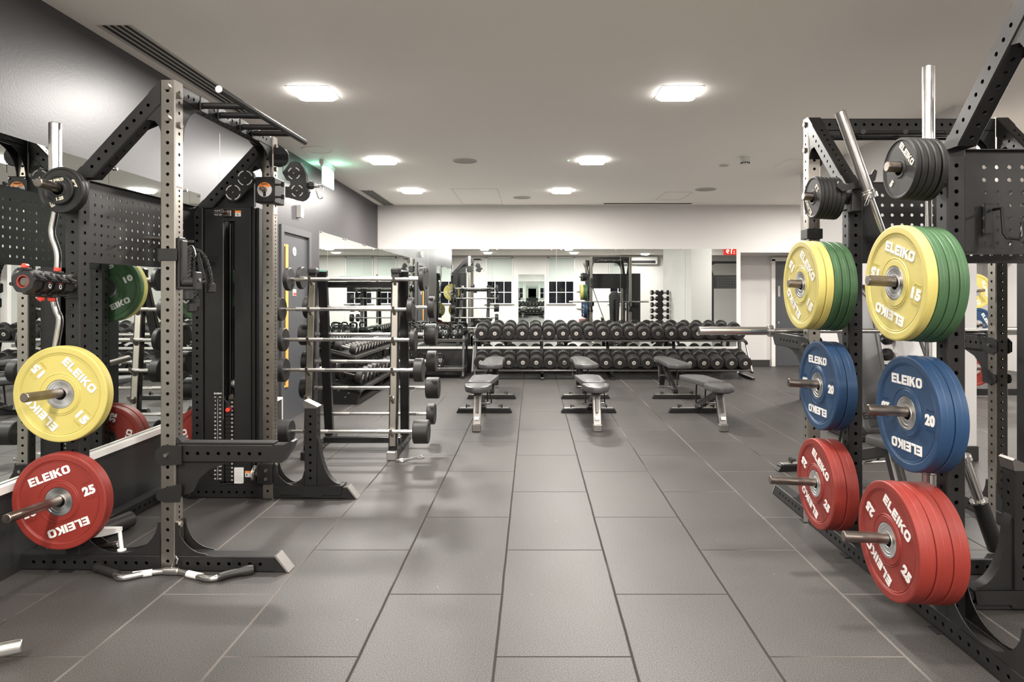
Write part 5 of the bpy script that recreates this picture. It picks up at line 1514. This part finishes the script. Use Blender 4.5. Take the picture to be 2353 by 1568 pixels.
def octo(w0, w1, y0, y1, c0, c1, k=4):
    """outline ccw: width w0 at y0 end, w1 at y1 end, corners cut by c0, c1 and softened"""
    raw = [(-w0 / 2 + c0, y0), (w0 / 2 - c0, y0), (w0 / 2, y0 + c0 * 1.15), (w1 / 2, y1 - c1 * 1.3), (w1 / 2 - c1, y1), (-w1 / 2 + c1, y1), (-w1 / 2, y1 - c1 * 1.3), (-w0 / 2, y0 + c0 * 1.15)]
    out = []
    n = len(raw)
    for i in range(n):
        a, b_, c = Vector(raw[i - 1]), Vector(raw[i]), Vector(raw[(i + 1) % n])
        r_ = min(.03, (a - b_).length * .35, (c - b_).length * .35)
        p0 = b_ + (a - b_).normalized() * r_; p1 = b_ + (c - b_).normalized() * r_
        for j in range(k):
            u = j / (k - 1); out.append(tuple(p0 * (1 - u) ** 2 + b_ * 2 * u * (1 - u) + p1 * u * u))
    return out
def make_bench(incline=-3.0, text=False, dark_leg=False, dark_back=True):
    """local frame: seat-end leg at y=0, wide foot at y=1.0"""
    t = thing('adjustable_bench', 'x', 'bench')
    Bq = lambda g, n, m, p=t: g.build(n, m, p, local=True)
    Bq(pad_loft(octo(.215, .275, -.09, .222, .060, .03), .375, .438), 'seat_pad', 'upholstery')
    h = Matrix.Translation((0, .252, .418)) @ Matrix.Rotation(R(incline), 4, 'X')
    bp = pad_loft(octo(.235, .300, .005, 1.02, .035, .085), -.030, .030)
    if text: bp.merge(text_g('ELEIKO', .05, .21, .001, .03), Matrix.Translation((0, .10, .0305)))
    pd = Bq(G().merge(pad_loft(octo(.235, .300, .005, 1.02, .035, .085), -.030, .030), h), 'back_pad', 'upholstery')
    Bq(G().merge(text_g('ELEIKO', .045, .20, .0012, .03), h @ Matrix.Translation((0, .90 if not text else .12, .030)) @ Matrix.Rotation(pi if not text else 0, 4, 'Z')), 'lettering', 'slot', pd)
    # front leg, slotted steel box slanting up to the seat
    Bq(G().beam((0, .012, .045), (0, .142, .365), (0, 1, 0), .045, .075, first=3), 'front_leg', 'black')
    Bq(G().beam((0, -.017, .045), (0, .112, .365), (0, 1, 0), .012, .079, first=3), 'leg_facing', 'bench_steel')
    Bq(G().box((0, -.008, .035), (.085, .085, .068), .006), 'leg_foot', 'bench_steel')
    Bq(G().box((0, -.0, 0), (.045, .004, .03), 0, Matrix.Translation((0, .012 - .026, .125)) @ Matrix.Rotation(R(-22), 4, 'X')), 'leg_label', 'white')
    Bq(G().box((0, 0, 0), (.024, .012, .16), .004, Matrix.Translation((0, .058 - .028, .25)) @ Matrix.Rotation(R(-22), 4, 'X')), 'adjuster_bar', 'dark_steel')
    Bq(G().box((0, .09, .372), (.11, .22, .020), .004), 'seat_plate', 'black')
    # main beam down to the wide foot
    Bq(G().beam((0, .14, .345), (0, .93, .075), (0, 0, 1), .07, .055, first=3), 'main_beam', 'black')
    Bq(G().box((0, .98, .036), (.585, .065, .035), .008).prism([(-.31, .008), (.31, .008), (.28, .052), (-.28, .052)], .06, Matrix(((1, 0, 0, 0), (0, 0, -1, .98), (0, 1, 0, 0), (0, 0, 0, 1)))), 'wide_foot', 'black')
    Bq(G().box((0, .98, .0545), (.54, .055, .004), .001), 'foot_plate', 'alu')
    for s_ in (-1, 1): Bq(G().cyl((s_ * .19, .98, .078), (s_ * .205, .98, .078), .024, n=20, b=.003).cyl((s_ * .185, .98, .078), (s_ * .16, .98, .078), .010, n=10), 'wheel', 'rubber')
    # backrest support
    sup = h @ Vector((0, .52, -.035)); ft = Vector((0, .80, .13)) if incline < 20 else Vector((0, .62, .20))
    for s_ in (-1, 1): Bq(G().cyl((s_ * .05, sup.y, sup.z), (s_ * .05, ft.y, ft.z), .009, n=10), 'support_arm', 'black')
    Bq(G().cyl((-.085, ft.y, ft.z), (.085, ft.y, ft.z), .011, n=14), 'support_axle', 'chrome')
    Bq(G().box((0, .80, .115), (.075, .20, .012), .002, ), 'ladder_plate', 'bench_steel')
    r0, r1 = h @ Vector((0, .04, -.04)), h @ Vector((0, .80, -.04))
    Bq(G().beam(r0, r1, (0, 0, 1), .022, .05, first=3), 'back_frame', 'black')
    Bq(G().tube([Vector((.045, .30, .335)), Vector((.10, .32, .33)), Vector((.115, .40, .24)), Vector((.115, .43, .20))], .007, 8), 'adjust_lever', 'black')
    Bq(G().cyl((-.06, .33, .19 + .03), (.10, .33, .22), .012, n=12), 'hinge_pin', 'chrome')
    return register(t)
b1 = make_bench()
gb = 'flat benches in the open floor'
b1.location = (-.54, 6.33, 0); b1['label'] = 'front left bench of the six, steel leg toward the viewer'; b1['group'] = gb
dup(b1, (.625, 6.33, 0), rot=(0, 0, 0), label='front middle bench of the six, between the other two', group=gb)
dup(b1, (1.84, 6.33, 0), rot=(0, 0, R(1)), label='front right bench of the six, nearest the right racks', group=gb)
b2 = make_bench(incline=1.0)
b2.location = (-.52, 9.26, 0); b2.rotation_euler = (0, 0, pi); b2['label'] = 'back left bench, turned with its wide foot toward the viewer'; b2['group'] = gb
dup(b2, (.65, 9.26, 0), rot=(0, 0, pi + R(1)), label='back middle bench, turned round, closest to the dumbbell rack centre', group=gb)
dup(b2, (1.82, 9.26, 0), rot=(0, 0, pi), label='back right bench, turned round, before the right end of the dumbbells', group=gb)
b3 = make_bench(incline=72, text=True)
b3.location = (2.26, 3.97, 0); b3.rotation_euler = (0, 0, R(7.5)); b3['label'] = 'bench with its back raised, inside the rear right rack'

# ------------------------------------------------------------------ far right: another rack with plates
t = thing('plate_post', 'dark post with plates glimpsed at the far right beyond the racks', 'rack', (5.9, 8.6, 0))
for X in (5.72, 6.5): G().beam((X, 8.60, .0), (X, 8.60, 2.3), (0, 1, 0), .075, .075, first=.06).build('post', 'black', t)
G().box((6.1, 8.62, .04), (1.3, .08, .08), .004).build('base_beam', 'black', t); G().box((6.1, 8.62, 2.27), (.78, .07, .07), .004).build('top_beam', 'black', t)
for z_ in (1.36, .92, .36): G().cyl((5.72, 8.56, z_), (5.72, 8.30, z_ + .01), .02, n=16).build('peg', 'worn', t)
for z_, y_, x_, kk, rot, lab in ((1.36, 8.48, 5.72, (ky, my), -75, 'yellow 15 plate far back at the right edge'), (.36, 8.48, 5.72, (kr, mr_), -40, 'red 25 plate far back at the right edge'),
                             (.92, 8.50, 5.72, (kb, mb_), 0, 'blue plate far back at the right edge, behind the other blue one'), (.92, 8.44, 5.72, (kb, mb_), -60, 'nearer blue plate far back at the right edge')):
    place_plate(kk[0], kk[1], (x_, y_, z_), (1, 0, 0), (0, -1, 0), rot, lab, 'plates beyond the right racks')
